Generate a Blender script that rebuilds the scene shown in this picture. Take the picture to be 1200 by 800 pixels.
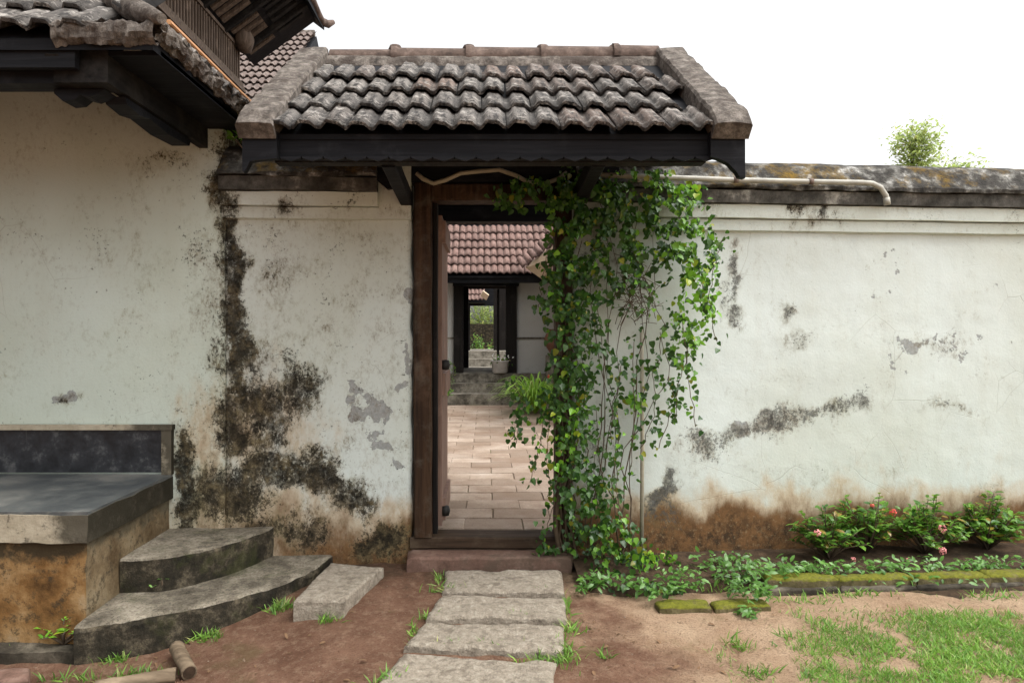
import bpy, math, random
import numpy as np
from mathutils import Vector, Matrix, noise as mn

for o in list(bpy.data.objects):
    bpy.data.objects.remove(o)
random.seed(7)
rng = np.random.default_rng(11)
R = math.radians
scene = bpy.context.scene
COL = scene.collection

# ------------------------------------------------------------------ camera, sky, sun, exposure
F, VX, VY = 800.0, 570.0, 390.0      # focal length in photo pixels, point where depth lines meet
D, H = 4.21, 1.42                    # metres from the lens to the gate wall, lens height
cam = bpy.data.cameras.new('camera')
cam.sensor_width = 36.0
cam.lens = F / 1200 * 36
cam.shift_x = 30 / 1200
cam.shift_y = -10 / 1200
cam.clip_end = 2000
camo = bpy.data.objects.new('camera', cam)
camo.location = (0, -D, H)
camo.rotation_euler = (R(90), 0, 0)
COL.objects.link(camo)
scene.camera = camo

SUN_EL, SUN_AZ = 62.0, 112.0         # azimuth clockwise from +Y (the way the lens looks)
world = bpy.data.worlds.new('World')
scene.world = world
world.use_nodes = True
wt = world.node_tree
wt.nodes.clear()
sky = wt.nodes.new('ShaderNodeTexSky')
sky.sky_type = 'NISHITA'
sky.sun_disc = False
sky.sun_elevation = R(SUN_EL)
sky.sun_rotation = R(SUN_AZ)
sky.air_density = 1.0
sky.dust_density = 6.0
sky.ozone_density = 1.0
hsv = wt.nodes.new('ShaderNodeHueSaturation')     # an even white overcast
hsv.inputs['Saturation'].default_value = 0.06
bg = wt.nodes.new('ShaderNodeBackground')
bg.inputs['Strength'].default_value = 0.15
wo = wt.nodes.new('ShaderNodeOutputWorld')
wt.links.new(sky.outputs[0], hsv.inputs['Color'])
wt.links.new(hsv.outputs[0], bg.inputs['Color'])
wt.links.new(bg.outputs[0], wo.inputs['Surface'])
sun = bpy.data.lights.new('sun', 'SUN')
sun.energy = 0.6
sun.angle = R(40)
sun.color = (1.0, 0.97, 0.92)
suno = bpy.data.objects.new('sun', sun)
sdir = Vector((math.sin(R(SUN_AZ)) * math.cos(R(SUN_EL)), math.cos(R(SUN_AZ)) * math.cos(R(SUN_EL)), math.sin(R(SUN_EL))))
suno.rotation_euler = sdir.to_track_quat('Z', 'Y').to_euler()
suno.location = (3, -3, 9)
COL.objects.link(suno)
scene.view_settings.view_transform = 'Standard'
scene.view_settings.look = 'None'
scene.view_settings.gamma = 1.0
scene.view_settings.exposure = 1.3
scene.view_settings.use_curve_mapping = False
scene.render.engine = 'CYCLES'


# ------------------------------------------------------------------ helpers
def P(px, py, y):
    d = y + D
    return Vector(((px - VX) / F * d, y, H + (VY - py) / F * d))


def G(px, py, z=0.0):
    d = F * (H - z) / (py - VY)
    return Vector(((px - VX) / F * d, d - D, z))


OFF = {}


def offset(o):
    return OFF.get(o.name, Vector((0, 0, 0))) if o else Vector((0, 0, 0))


def link(o, parent=None, mat=None):
    """link o so that its local matrix, given in world space, holds under its parent"""
    COL.objects.link(o)
    w = o.location.copy()
    if parent:
        o.parent = parent
        o.location = w - offset(parent)
    OFF[o.name] = w
    if mat:
        o.data.materials.append(mat)
    return o


def thing(name, label, cat, loc=(0, 0, 0), group=None):
    o = bpy.data.objects.new(name, None)
    o.empty_display_size = 0.1
    o.location = loc
    link(o)
    return tag(o, label, cat, group)


def tag(o, label=None, cat=None, group=None, kind=None):
    if label: o['label'] = label
    if cat: o['category'] = cat
    if group: o['group'] = group
    if kind: o['kind'] = kind
    return o


def inst(name, mesh, M, parent):
    o = bpy.data.objects.new(name, mesh)
    o.matrix_basis = M
    COL.objects.link(o)
    o.parent = parent
    o.location = M.translation - offset(parent)
    OFF[o.name] = M.translation.copy()
    return o


def fbm(x, y, z=0.0, oct=4):
    return mn.fractal(Vector((x, y, z)), 1.0, 2.0, oct)


class MB:
    def __init__(s):
        s.v, s.f, s.sm = [], [], []

    def add(s, vs, fs, smooth=False):
        n = len(s.v)
        s.v += [tuple(v) for v in vs]
        s.f += [tuple(i + n for i in f) for f in fs]
        s.sm += [smooth] * len(fs)
        return s

    def box(s, x0, x1, y0, y1, z0, z1, M=None):
        vs = [Vector((x, y, z)) for z in (z0, z1) for y in (y0, y1) for x in (x0, x1)]
        if M: vs = [M @ v for v in vs]
        return s.add(vs, [(0, 2, 3, 1), (4, 5, 7, 6), (0, 1, 5, 4), (2, 6, 7, 3), (0, 4, 6, 2), (1, 3, 7, 5)])

    def beam(s, a, b, w, h, up=(0, 0, 1), seg=1, jit=0.0, bev=0.006):
        """timber from a to b, w wide, h high, chamfered, a little uneven"""
        a, b = Vector(a), Vector(b)
        t = (b - a).normalized()
        x = t.cross(Vector(up)).normalized()
        u = x.cross(t).normalized()
        pr = [(-w/2+bev, -h/2), (w/2-bev, -h/2), (w/2, -h/2+bev), (w/2, h/2-bev), (w/2-bev, h/2), (-w/2+bev, h/2), (-w/2, h/2-bev), (-w/2, -h/2+bev)]
        vs, fs = [], []
        for i in range(seg + 1):
            c = a.lerp(b, i / seg)
            jx, jz = jit * mn.noise(c * 3.1), jit * mn.noise(c * 2.7 + Vector((5, 1, 2)))
            for (p, q) in pr:
                vs.append(c + x * (p + jx) + u * (q + jz))
        for i in range(seg):
            for k in range(8):
                k2 = (k + 1) % 8
                fs.append((i*8+k, i*8+k2, i*8+8+k2, i*8+8+k))
        fs.append(tuple(range(7, -1, -1)))
        fs.append(tuple(seg * 8 + k for k in range(8)))
        return s.add(vs, fs)

    def tube(s, pts, r, n=7, cap=True, smooth=True):
        pts = [Vector(p) for p in pts]
        rs = r if isinstance(r, (list, tuple)) else [r] * len(pts)
        vs, fs = [], []
        px = None
        for i, p in enumerate(pts):
            t = (pts[min(i+1, len(pts)-1)] - pts[max(i-1, 0)])
            t = t.normalized() if t.length > 1e-9 else Vector((0, 0, 1))
            if px is None:
                px = t.orthogonal().normalized()
            else:
                px = (px - t * px.dot(t))
                px = px.normalized() if px.length > 1e-6 else t.orthogonal().normalized()
            py = t.cross(px)
            for k in range(n):
                a = 2 * math.pi * k / n
                vs.append(p + (px * math.cos(a) + py * math.sin(a)) * rs[i])
        for i in range(len(pts) - 1):
            for k in range(n):
                k2 = (k + 1) % n
                fs.append((i*n+k, i*n+k2, i*n+n+k2, i*n+n+k))
        s.add(vs, fs, smooth)
        if cap:
            b = len(s.v) - len(vs)
            s.f.append(tuple(b + k for k in range(n-1, -1, -1))); s.sm.append(False)
            s.f.append(tuple(b + (len(pts)-1)*n + k for k in range(n))); s.sm.append(False)
        return s

    def lathe(s, prof, c, n=20, smooth=True):
        vs, fs = [], []
        for (r, z) in prof:
            for k in range(n):
                a = 2 * math.pi * k / n
                vs.append((c[0] + r * math.cos(a), c[1] + r * math.sin(a), c[2] + z))
        for i in range(len(prof) - 1):
            for k in range(n):
                k2 = (k + 1) % n
                fs.append((i*n+k, i*n+k2, i*n+n+k2, i*n+n+k))
        return s.add(vs, fs, smooth)

    def prism(s, poly, ax, a0, a1):
        """polygon given in the two other axes, extruded along axis ax from a0 to a1"""
        n = len(poly)
        def mk(p, a):
            return (a, p[0], p[1]) if ax == 0 else ((p[0], a, p[1]) if ax == 1 else (p[0], p[1], a))
        vs = [mk(p, a0) for p in poly] + [mk(p, a1) for p in poly]
        fs = [tuple(range(n)), tuple(range(2*n-1, n-1, -1))]
        fs += [(i, i + n, (i+1) % n + n, (i+1) % n) for i in range(n)]
        return s.add(vs, fs)

    def grid(s, fn, nu, nv, smooth=True, flip=False):
        vs = [fn(i / nu, j / nv) for j in range(nv + 1) for i in range(nu + 1)]
        fs = []
        for j in range(nv):
            for i in range(nu):
                a = j * (nu + 1) + i
                q = (a, a + 1, a + nu + 2, a + nu + 1)
                fs.append(q[::-1] if flip else q)
        return s.add(vs, fs, smooth)

    def mesh(s, name, mat=None):
        me = bpy.data.meshes.new(name)
        me.from_pydata(s.v, [], s.f)
        me.polygons.foreach_set('use_smooth', s.sm)
        if mat: me.materials.append(mat)
        me.update()
        return me

    def build(s, name, mat, parent=None):
        o = bpy.data.objects.new(name, s.mesh(name, mat))
        return link(o, parent)


def fix_normals(o):
    import bmesh
    bm = bmesh.new(); bm.from_mesh(o.data)
    bmesh.ops.recalc_face_normals(bm, faces=bm.faces)
    bm.to_mesh(o.data); bm.free()
    return o


def extrude_x(prof, xs, yf, jit=0.004, seed=0.0, closed=True):
    """profile [(y,z)] run along X following y offset yf(x); uneven like hand-laid plaster"""
    m = MB()
    n = len(prof)
    vs, fs = [], []
    for i, x in enumerate(xs):
        for k, (y, z) in enumerate(prof):
            q = Vector((x * 2.3 + seed, k * 0.7, seed))
            q2 = Vector((x * 9.0 + seed, k * 1.7, 3.0 + seed))
            vs.append((x, yf(x) + y + jit * (mn.noise(q) + .5 * mn.noise(q2)), z + jit * (mn.noise(q + Vector((0, 9, 4))) + .6 * mn.noise(q2 + Vector((4, 2, 7))))))
    for i in range(len(xs) - 1):
        for k in range(n if closed else n - 1):
            k2 = (k + 1) % n
            fs.append((i*n+k, i*n+n+k, i*n+n+k2, i*n+k2))
    if closed:
        fs.append(tuple(range(n)))
        fs.append(tuple((len(xs)-1)*n + k for k in range(n-1, -1, -1)))
    return m.add(vs, fs)


# ------------------------------------------------------------------ materials
class NT:
    def __init__(s, name):
        s.m = bpy.data.materials.new(name)
        s.m.use_nodes = True
        s.t = s.m.node_tree
        s.t.nodes.clear()
        s.out = s.t.nodes.new('ShaderNodeOutputMaterial')
        s.co = s.t.nodes.new('ShaderNodeNewGeometry').outputs['Position']

    def n(s, typ, **kw):
        nd = s.t.nodes.new(typ)
        for k, v in kw.items():
            setattr(nd, k, v)
        return nd

    def set(s, sock, v):
        if v is None: return
        if hasattr(v, 'is_linked') or isinstance(v, bpy.types.NodeSocket):
            s.t.links.new(v, sock)
        else:
            if isinstance(v, (tuple, list)) and len(v) == 3 and sock.type == 'RGBA':
                v = (*v, 1)
            sock.default_value = v

    def vec(s, scale=(1, 1, 1), loc=(0, 0, 0), src=None):
        nd = s.n('ShaderNodeMapping')
        s.set(nd.inputs['Vector'], src or s.co)
        nd.inputs['Scale'].default_value = scale
        nd.inputs['Location'].default_value = loc
        return nd.outputs[0]

    def noise(s, scale, detail=5, rough=.6, vec=None, dist=0.0):
        nd = s.n('ShaderNodeTexNoise')
        s.set(nd.inputs['Vector'], vec or s.co)
        nd.inputs['Scale'].default_value = scale
        nd.inputs['Detail'].default_value = detail
        nd.inputs['Roughness'].default_value = rough
        nd.inputs['Distortion'].default_value = dist
        return nd.outputs[0]

    def voro(s, scale, feat='F1', vec=None):
        nd = s.n('ShaderNodeTexVoronoi', feature=feat)
        s.set(nd.inputs['Vector'], vec or s.co)
        nd.inputs['Scale'].default_value = scale
        return nd.outputs['Distance']

    def map(s, v, a, b, c=0.0, d=1.0, smooth=False):
        nd = s.n('ShaderNodeMapRange')
        if smooth: nd.interpolation_type = 'SMOOTHSTEP'
        s.set(nd.inputs[0], v)
        for i, q in enumerate((a, b, c, d)):
            s.set(nd.inputs[i + 1], q)
        return nd.outputs[0]

    def math(s, op, a, b=None, c=None, clamp=False):
        nd = s.n('ShaderNodeMath', operation=op, use_clamp=clamp)
        s.set(nd.inputs[0], a)
        if b is not None: s.set(nd.inputs[1], b)
        if c is not None: s.set(nd.inputs[2], c)
        return nd.outputs[0]

    def mix(s, f, a, b, mode='MIX'):
        nd = s.n('ShaderNodeMix', data_type='RGBA', blend_type=mode)
        s.set(nd.inputs[0], f)
        s.set(nd.inputs[6], a)
        s.set(nd.inputs[7], b)
        return nd.outputs[2]

    def ramp(s, f, *stops):
        nd = s.n('ShaderNodeValToRGB')
        el = nd.color_ramp.elements
        while len(el) < len(stops): el.new(0.5)
        for e, (p, c) in zip(el, stops):
            e.position = p
            e.color = (*c, 1)
        s.set(nd.inputs[0], f)
        return nd.outputs[0]

    def attr(s, name):
        nd = s.n('ShaderNodeAttribute', attribute_name=name)
        sp = s.n('ShaderNodeSeparateColor')
        s.t.links.new(nd.outputs['Color'], sp.inputs[0])
        return sp.outputs[0], sp.outputs[1], sp.outputs[2]

    def xyz(s, src=None):
        nd = s.n('ShaderNodeSeparateXYZ')
        s.set(nd.inputs[0], src or s.co)
        return nd.outputs

    def rand(s):
        return s.n('ShaderNodeObjectInfo').outputs['Random']

    def island(s):
        return s.n('ShaderNodeNewGeometry').outputs['Random Per Island']

    def objco(s):
        return s.n('ShaderNodeTexCoord').outputs['Object']

    def bump(s, h, strength=.4, dist=.01, prev=None):
        nd = s.n('ShaderNodeBump')
        nd.inputs['Strength'].default_value = strength
        nd.inputs['Distance'].default_value = dist
        s.set(nd.inputs['Height'], h)
        if prev is not None: s.set(nd.inputs['Normal'], prev)
        return nd.outputs[0]

    def bsdf(s, col, rough=.8, normal=None, spec=.3, **kw):
        nd = s.n('ShaderNodeBsdfPrincipled')
        s.set(nd.inputs['Base Color'], col)
        s.set(nd.inputs['Roughness'], rough)
        s.set(nd.inputs['Specular IOR Level'], spec)
        if normal is not None: s.set(nd.inputs['Normal'], normal)
        for k, v in kw.items():
            s.set(nd.inputs[k], v)
        s.t.links.new(nd.outputs[0], s.out.inputs[0])
        return nd


def mat_plaster(name, white, warm, mould_op=(.55, .97), mould_cols=((.005, .005, .004), (.022, .018, .011), (.10, .078, .042), (.26, .22, .13)), damp_col=(.135, .062, .020)):
    """old lime plaster; attribute 'stain' R mould, G rising damp, B flaked patches"""
    n = NT(name)
    r, g, b = n.attr('stain')
    big = n.noise(.9, 3, .5)
    col = n.mix(n.map(big, .35, .65), white, warm)
    streak = n.noise(1.0, 6, .65, n.vec((9, 9, .7)))
    col = n.mix(n.map(streak, .48, .75, 0, .35), col, n.mix(.5, col, (.40, .40, .33)))
    blotch = n.noise(5, 7, .65)
    col = n.mix(n.map(blotch, .5, .72, 0, .28), col, (.48, .49, .43))
    fine = n.noise(60, 6, .7)
    speck = n.noise(38, 3, .6)
    sp_mask = n.math('MULTIPLY', n.map(speck, .70, .735), n.map(n.noise(2.2, 3, .6), .48, .62))
    col = n.mix(n.math('MULTIPLY', sp_mask, .75), col, (.10, .10, .08))
    hair = n.voro(3.1, 'DISTANCE_TO_EDGE', n.vec((1, 1, .8), src=n.mix(.16, n.co, n.n('ShaderNodeTexNoise').outputs[1])))
    crack = n.math('MULTIPLY', n.map(hair, .004, .0, 0, .5), n.map(n.noise(1.3, 2, .5), .55, .62))
    col = n.mix(crack, col, (.22, .21, .17))
    # rising damp, orange brown then dark
    dn = n.math('ADD', g, n.map(n.noise(6, 9, .72, n.vec((1, 1, .5))), .3, .7, -.20, .20))
    col = n.mix(n.map(dn, .12, .5, 0, .75, True), col, (.42, .31, .185))
    col = n.mix(n.map(dn, .36, .78, 0, .95, True), col, damp_col)
    dk = n.math('MULTIPLY', n.map(dn, .5, 1.05), n.map(n.noise(13, 9, .78), .42, .58))
    col = n.mix(n.math('MULTIPLY', dk, .9), col, (.030, .020, .012))
    col = n.mix(n.math('MULTIPLY', n.map(dn, .5, .8), n.map(n.noise(45, 6, .75), .55, .64, 0, .55)), col, (.26, .19, .11))
    # flaked paint shows grey mortar
    pk = n.math('SUBTRACT', b, n.map(n.noise(9, 7, .6), .28, .72))
    pm = n.map(pk, 0, .04)
    col = n.mix(n.math('MULTIPLY', pm, .9), col, n.mix(n.map(fine, .35, .65), (.20, .21, .21), (.32, .33, .32)))
    # black mould with olive body
    n1 = n.map(n.noise(30, 10, .86, n.vec((1, 1, .6))), .22, .78)
    n2 = n.map(n.noise(4.6, 7, .66), .25, .75)
    thr = n.math('ADD', n.math('MULTIPLY', n1, .74), n.math('MULTIPLY', n2, .26))
    mk = n.math('SUBTRACT', r, thr)
    halo = n.math('MULTIPLY', n.map(mk, -.24, .06, 0, .75, True), n.map(n.noise(5, 6, .7), .36, .6, .25, 1))
    col = n.mix(halo, col, n.mix(n.map(n.noise(2.6, 4, .6), .4, .6), (.20, .175, .09), (.13, .085, .04)))
    s2 = n.math('SUBTRACT', n.math('MULTIPLY', n.math('ADD', r, n.map(n.noise(3.7, 6, .7), .3, .7, -.20, .12)), .98), n.map(n.noise(48, 9, .78), .25, .75))
    col = n.mix(n.map(s2, -.04, .06, 0, .85 * mould_op[1]), col, mould_cols[1])
    mm = n.map(mk, -.02, .05)
    mcol = n.ramp(n.noise(11, 9, .78), (.40, mould_cols[0]), (.50, mould_cols[1]), (.60, mould_cols[2]), (.72, mould_cols[3]))
    col = n.mix(n.math('MULTIPLY', mm, n.map(n.noise(19, 7, .75), .38, .58, mould_op[0], mould_op[1])), col, mcol)
    h = n.math('ADD', n.math('MULTIPLY', fine, .35), n.math('MULTIPLY', blotch, .8))
    h = n.math('SUBTRACT', h, n.math('MULTIPLY', pm, .5))
    h = n.math('ADD', h, n.math('MULTIPLY', mm, .22))
    h = n.math('SUBTRACT', h, n.math('MULTIPLY', crack, .6))
    n.bsdf(col, .9, n.bump(h, .45, .012), .15)
    return n.m


def mat_wood(name, a, b, rough=.7, axis='z', dust=None):
    n = NT(name)
    sc = {'z': (14, 14, .9), 'x': (.9, 14, 14), 'y': (14, .9, 14)}[axis]
    g = n.noise(2.2, 8, .62, n.vec(sc), .5)
    col = n.mix(n.map(g, .32, .68), a, b)
    wear = n.noise(3.5, 6, .65)
    col = n.mix(n.map(wear, .56, .74, 0, .5), col, tuple(min(1, c * 2.2 + .02) for c in b))
    if dust: col = n.mix(n.map(n.noise(6, 6, .7), .5, .7, 0, .6), col, dust)
    n.bsdf(col, n.map(wear, .3, .7, rough, rough - .1), n.bump(g, .5, .006), .12)
    return n.m


def mat_tile(name, base, light, dark, lichen, lich_amt=.55, warm=None):
    n = NT(name)
    oc = n.objco()
    rd = n.rand()
    col = n.mix(n.map(n.noise(5, 6, .65), .35, .65), base, light)
    col = n.mix(n.map(rd, 0, 1, 0, .45), col, dark)
    if warm:
        col = n.mix(n.math('MULTIPLY', n.map(n.math('FRACT', n.math('MULTIPLY', rd, 7.13)), .6, 1.0), .8), col, warm)
    st = n.noise(4, 6, .7, n.vec((11, 1.4, 11), src=oc))
    col = n.mix(n.map(st, .47, .58, 0, .85), col, dark)
    y = n.xyz(oc)[1]
    grime = n.math('MULTIPLY', n.map(y, .07, .0), n.map(n.noise(30, 5, .7), .3, .55))
    col = n.mix(n.math('MULTIPLY', grime, .75), col, tuple(c * .5 for c in dark))
    lm = n.map(n.noise(16, 9, .8), .52, .60, 0, lich_amt)
    col = n.mix(lm, col, lichen)
    vz = n.xyz(oc)[2]
    val = n.math('MULTIPLY', n.map(vz, .016, .002), n.map(n.noise(22, 6, .7), .3, .5, .35, 1))
    col = n.mix(n.math('MULTIPLY', val, .5), col, tuple(c * .4 for c in dark))
    fine = n.noise(70, 5, .7)
    n.bsdf(col, .82, n.bump(n.math('ADD', fine, n.math('MULTIPLY', lm, .6)), .5, .006), .3)
    return n.m


def mat_rough(name, cols, scale=6, rough=.9, bump=.5, moss=None, moss_amt=.5, fine=55, spec=.2, dark=None, dist=.012, rnd=0.0, moss_scale=4.5):
    n = NT(name)
    f = n.noise(scale, 8, .68)
    k = len(cols)
    col = n.ramp(f, *[(.3 + .4 * i / max(1, k - 1), c) for i, c in enumerate(cols)])
    if rnd: col = n.mix(n.map(n.rand(), 0, 1, 0, rnd), col, tuple(c * .8 for c in cols[0]))
    fn = n.noise(fine, 6, .72)
    col = n.mix(n.map(fn, .5, .7, 0, .45), col, tuple(c * .45 for c in cols[0]))
    if dark:
        col = n.mix(n.map(n.noise(scale * .45, 7, .7), .5, .62, 0, .85), col, dark)
    if moss:
        up = n.xyz(n.n('ShaderNodeNewGeometry').outputs['Normal'])[2]
        mm = n.math('MULTIPLY', n.map(n.noise(moss_scale, 8, .75), .5 - moss_amt * .25, .66 - moss_amt * .25), n.map(up, -.1, .5))
        col = n.mix(n.math('MULTIPLY', mm, .9), col, n.mix(n.map(fn, .35, .65), moss, tuple(c * .45 for c in moss)))
    n.bsdf(col, rough, n.bump(n.math('ADD', f, n.math('MULTIPLY', fn, .5)), bump, dist), spec)
    return n.m


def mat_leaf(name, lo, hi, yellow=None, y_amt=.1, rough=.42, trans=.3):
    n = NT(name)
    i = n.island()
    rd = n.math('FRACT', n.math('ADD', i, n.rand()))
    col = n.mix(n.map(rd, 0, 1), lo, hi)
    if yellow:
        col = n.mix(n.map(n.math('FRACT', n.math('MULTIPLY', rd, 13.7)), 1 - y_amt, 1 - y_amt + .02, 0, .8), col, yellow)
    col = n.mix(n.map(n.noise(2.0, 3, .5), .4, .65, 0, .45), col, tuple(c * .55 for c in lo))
    b = n.bsdf(col, rough, None, .45)
    tr = n.n('ShaderNodeBsdfTranslucent')
    n.set(tr.inputs[0], n.mix(.5, col, tuple(min(1, c * 1.6) for c in hi)))
    mx = n.n('ShaderNodeMixShader')
    mx.inputs[0].default_value = trans
    n.t.links.new(b.outputs[0], mx.inputs[1])
    n.t.links.new(tr.outputs[0], mx.inputs[2])
    n.t.links.new(mx.outputs[0], n.out.inputs[0])
    return n.m


def mat_flat(name, col, rough=.6, var=.25, scale=8, spec=.3, bump=.2, metallic=0.0):
    n = NT(name)
    f = n.noise(scale, 6, .65)
    c = n.mix(n.map(f, .35, .7, 0, var * 2), col, tuple(q * .45 for q in col))
    n.bsdf(c, rough, n.bump(n.noise(40, 4, .6), bump, .004), spec, Metallic=metallic)
    return n.m


M = {}
M['plaster'] = mat_plaster('lime_plaster', (.56, .615, .59), (.50, .54, .48))
M['plaster_right'] = mat_plaster('grey_spotted_plaster', (.56, .61, .59), (.51, .545, .495), (.35, .85), ((.03, .03, .028), (.07, .07, .065), (.15, .15, .14), (.28, .28, .26)))
M['plaster_cream'] = mat_plaster('cream_plaster', (.535, .60, .545), (.455, .505, .43))
M['plaster_far'] = mat_plaster('courtyard_plaster', (.50, .50, .49), (.44, .43, .41))
M['coping'] = mat_rough('weathered_coping', [(.010, .010, .009), (.026, .024, .021), (.05, .046, .04), (.16, .155, .14), (.50, .49, .46)], 10, .95, .9, (.20, .12, .014), -.04, 60)
M['band'] = mat_rough('stained_band', [(.018, .017, .015), (.05, .048, .042), (.10, .095, .085), (.36, .35, .31)], 6, .95, .6, (.16, .13, .02), -.2, 50)
M['mortar'] = mat_rough('verge_mortar', [(.040, .034, .029), (.135, .115, .098), (.29, .255, .22)], 18, .92, 1.0, None, 0, 90, dark=(.06, .046, .038), dist=.02)
M['wood_dark'] = mat_wood('dark_timber', (.005, .0055, .007), (.014, .0145, .017), .7, 'x')
M['wood_dark_z'] = mat_wood('dark_timber_upright', (.006, .005, .005), (.016, .013, .011), .75, 'z')
M['wood_eave'] = mat_wood('eave_timber', (.007, .007, .007), (.022, .020, .019), .8, 'y', (.05, .047, .042))
M['wood_jamb'] = mat_wood('jamb_timber', (.014, .008, .005), (.060, .033, .018), .7, 'z', (.10, .085, .065))
M['wood_sill'] = mat_wood('sill_timber', (.022, .014, .009), (.06, .038, .024), .7, 'x', (.10, .075, .05))
M['wood_door'] = mat_wood('door_timber', (.15, .095, .072), (.29, .19, .15), .6, 'z')
M['wood_lattice'] = mat_wood('lattice_timber', (.06, .045, .035), (.15, .115, .09), .8, 'z')
M['tile_gate'] = mat_tile('weathered_grey_tile', (.078, .068, .060), (.175, .157, .14), (.013, .0115, .0105), (.42, .385, .345), .6, (.13, .085, .064))
M['tile_red'] = mat_tile('courtyard_red_tile', (.17, .095, .078), (.235, .15, .125), (.085, .05, .042), (.30, .225, .195), .35)
M['tile_far'] = mat_tile('far_roof_tile', (.17, .12, .10), (.25, .19, .16), (.07, .055, .05), (.34, .28, .25), .3)
M['ridge'] = mat_rough('ridge_tile_clay', [(.035, .026, .022), (.10, .07, .056), (.20, .15, .125)], 9, .9, .5, None, 0, 50)
M['strip'] = mat_flat('copper_strip', (.50, .25, .11), .45, .2, 10, .5)
M['soil'] = mat_rough('bed_soil', [(.018, .012, .007), (.045, .028, .016), (.085, .055, .032)], 14, .95, .9, (.04, .05, .012), -.3)
M['slab'] = mat_rough('granite_slab', [(.25, .21, .16), (.37, .315, .245), (.50, .44, .355)], 34, .9, 1.0, None, 0, 110, dark=(.20, .165, .125), dist=.03)
M['step'] = mat_rough('step_cement', [(.012, .010, .007), (.055, .046, .033), (.17, .145, .108)], 5.0, .88, .7, None, 0, 60, dark=(.010, .009, .006))
M['doorstep'] = mat_rough('doorstep_stone', [(.07, .04, .028), (.15, .088, .066), (.23, .155, .12)], 6, .8, .4, None, 0, 60, dark=(.075, .05, .035))
M['kerb'] = mat_rough('mossy_kerb', [(.05, .038, .022), (.11, .085, .05), (.18, .14, .09)], 14, .95, 1.0, (.16, .165, .012), .75, 70, moss_scale=11)
M['log'] = mat_wood('edging_log', (.09, .065, .042), (.20, .15, .10), .85, 'x')
M['paver'] = mat_rough('clay_paver', [(.21, .15, .108), (.34, .265, .205), (.46, .385, .32)], 2.2, .85, .5, None, 0, 60, dark=(.20, .135, .095), rnd=.75)
M['joint'] = mat_rough('paver_joint', [(.13, .095, .065), (.24, .18, .13)], 9, .95, .5, (.10, .16, .03), -.1)
M['pipe'] = mat_flat('white_pipe', (.40, .385, .33), .5, .4, 9)
M['pipe_thin'] = mat_flat('buff_pipe', (.46, .42, .33), .6, .3, 9)
M['hose'] = mat_flat('pale_hose', (.40, .36, .26), .55, .3, 9)
M['black'] = mat_flat('iron', (.02, .018, .016), .6, .2, 9)
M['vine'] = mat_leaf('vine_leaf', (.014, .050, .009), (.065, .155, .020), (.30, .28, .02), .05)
M['vine_lit'] = mat_leaf('lit_vine_leaf', (.075, .20, .015), (.20, .42, .03), (.38, .40, .03), .10)  # brighter copy of the vine leaf, sunlight painted into its colour
M['stem'] = mat_flat('vine_stem', (.10, .07, .045), .85, .3, 12)
M['bush'] = mat_leaf('shrub_leaf', (.03, .10, .014), (.17, .34, .04), (.30, .16, .03), .12)
M['ground_leaf'] = mat_leaf('groundcover_leaf', (.05, .13, .02), (.14, .30, .05))
M['grass'] = mat_leaf('grass_blade', (.06, .16, .02), (.24, .42, .06), (.42, .38, .15), .10, .55)
M['spider'] = mat_leaf('strap_leaf', (.16, .36, .03), (.36, .58, .08), (.6, .6, .25), .10)
M['tree'] = mat_leaf('tree_leaf', (.20, .28, .08), (.34, .42, .13), (.42, .34, .08), .12, .5, .5)
M['bark'] = mat_rough('bark', [(.06, .045, .03), (.13, .10, .07)], 12, .95, .8)
M['pink'] = mat_flat('pink_petal', (.70, .26, .25), .6, .15)
M['red'] = mat_flat('red_petal', (.58, .08, .06), .6, .15)
M['white'] = mat_flat('white_petal', (.75, .74, .70), .6, .1)
M['pot'] = mat_flat('cement_pot', (.50, .46, .42), .8, .25)
M['terracotta'] = mat_flat('terracotta', (.17, .075, .045), .7, .25)
M['pebble'] = mat_flat('pebble', (.24, .17, .12), .85, .3)
M['litter'] = mat_flat('dry_leaf', (.16, .09, .045), .8, .3)
M['plinth'] = mat_rough('plinth_stone', [(.08, .07, .055), (.20, .18, .145), (.34, .31, .26)], 7, .9, .5, None, 0, 40, dark=(.045, .038, .03))


def mat_dado():
    n = NT('dark_polished_dado')
    f = n.noise(9, 9, .76)
    col = n.ramp(f, (.40, (.004, .005, .007)), (.54, (.015, .0165, .020)), (.70, (.085, .086, .085)))
    dr = n.math('MULTIPLY', n.map(n.noise(1, 2, .5, n.vec((16, 16, .2))), .69, .72), .35)
    col = n.mix(dr, col, (.42, .41, .37))
    n.bsdf(col, n.map(f, .3, .7, .3, .6), n.bump(f, .25, .006), .5)
    return n.m


def mat_platform_top():
    n = NT('polished_veranda_floor')
    f = n.noise(2.6, 8, .68)
    col = n.ramp(f, (.32, (.028, .033, .038)), (.5, (.065, .07, .07)), (.68, (.16, .155, .14)))
    col = n.mix(n.map(n.noise(30, 6, .7), .55, .7, 0, .4), col, (.20, .185, .15))
    n.bsdf(col, n.map(f, .3, .7, .28, .55), n.bump(n.noise(20, 6, .7), .15, .006), .5)
    return n.m


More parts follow.
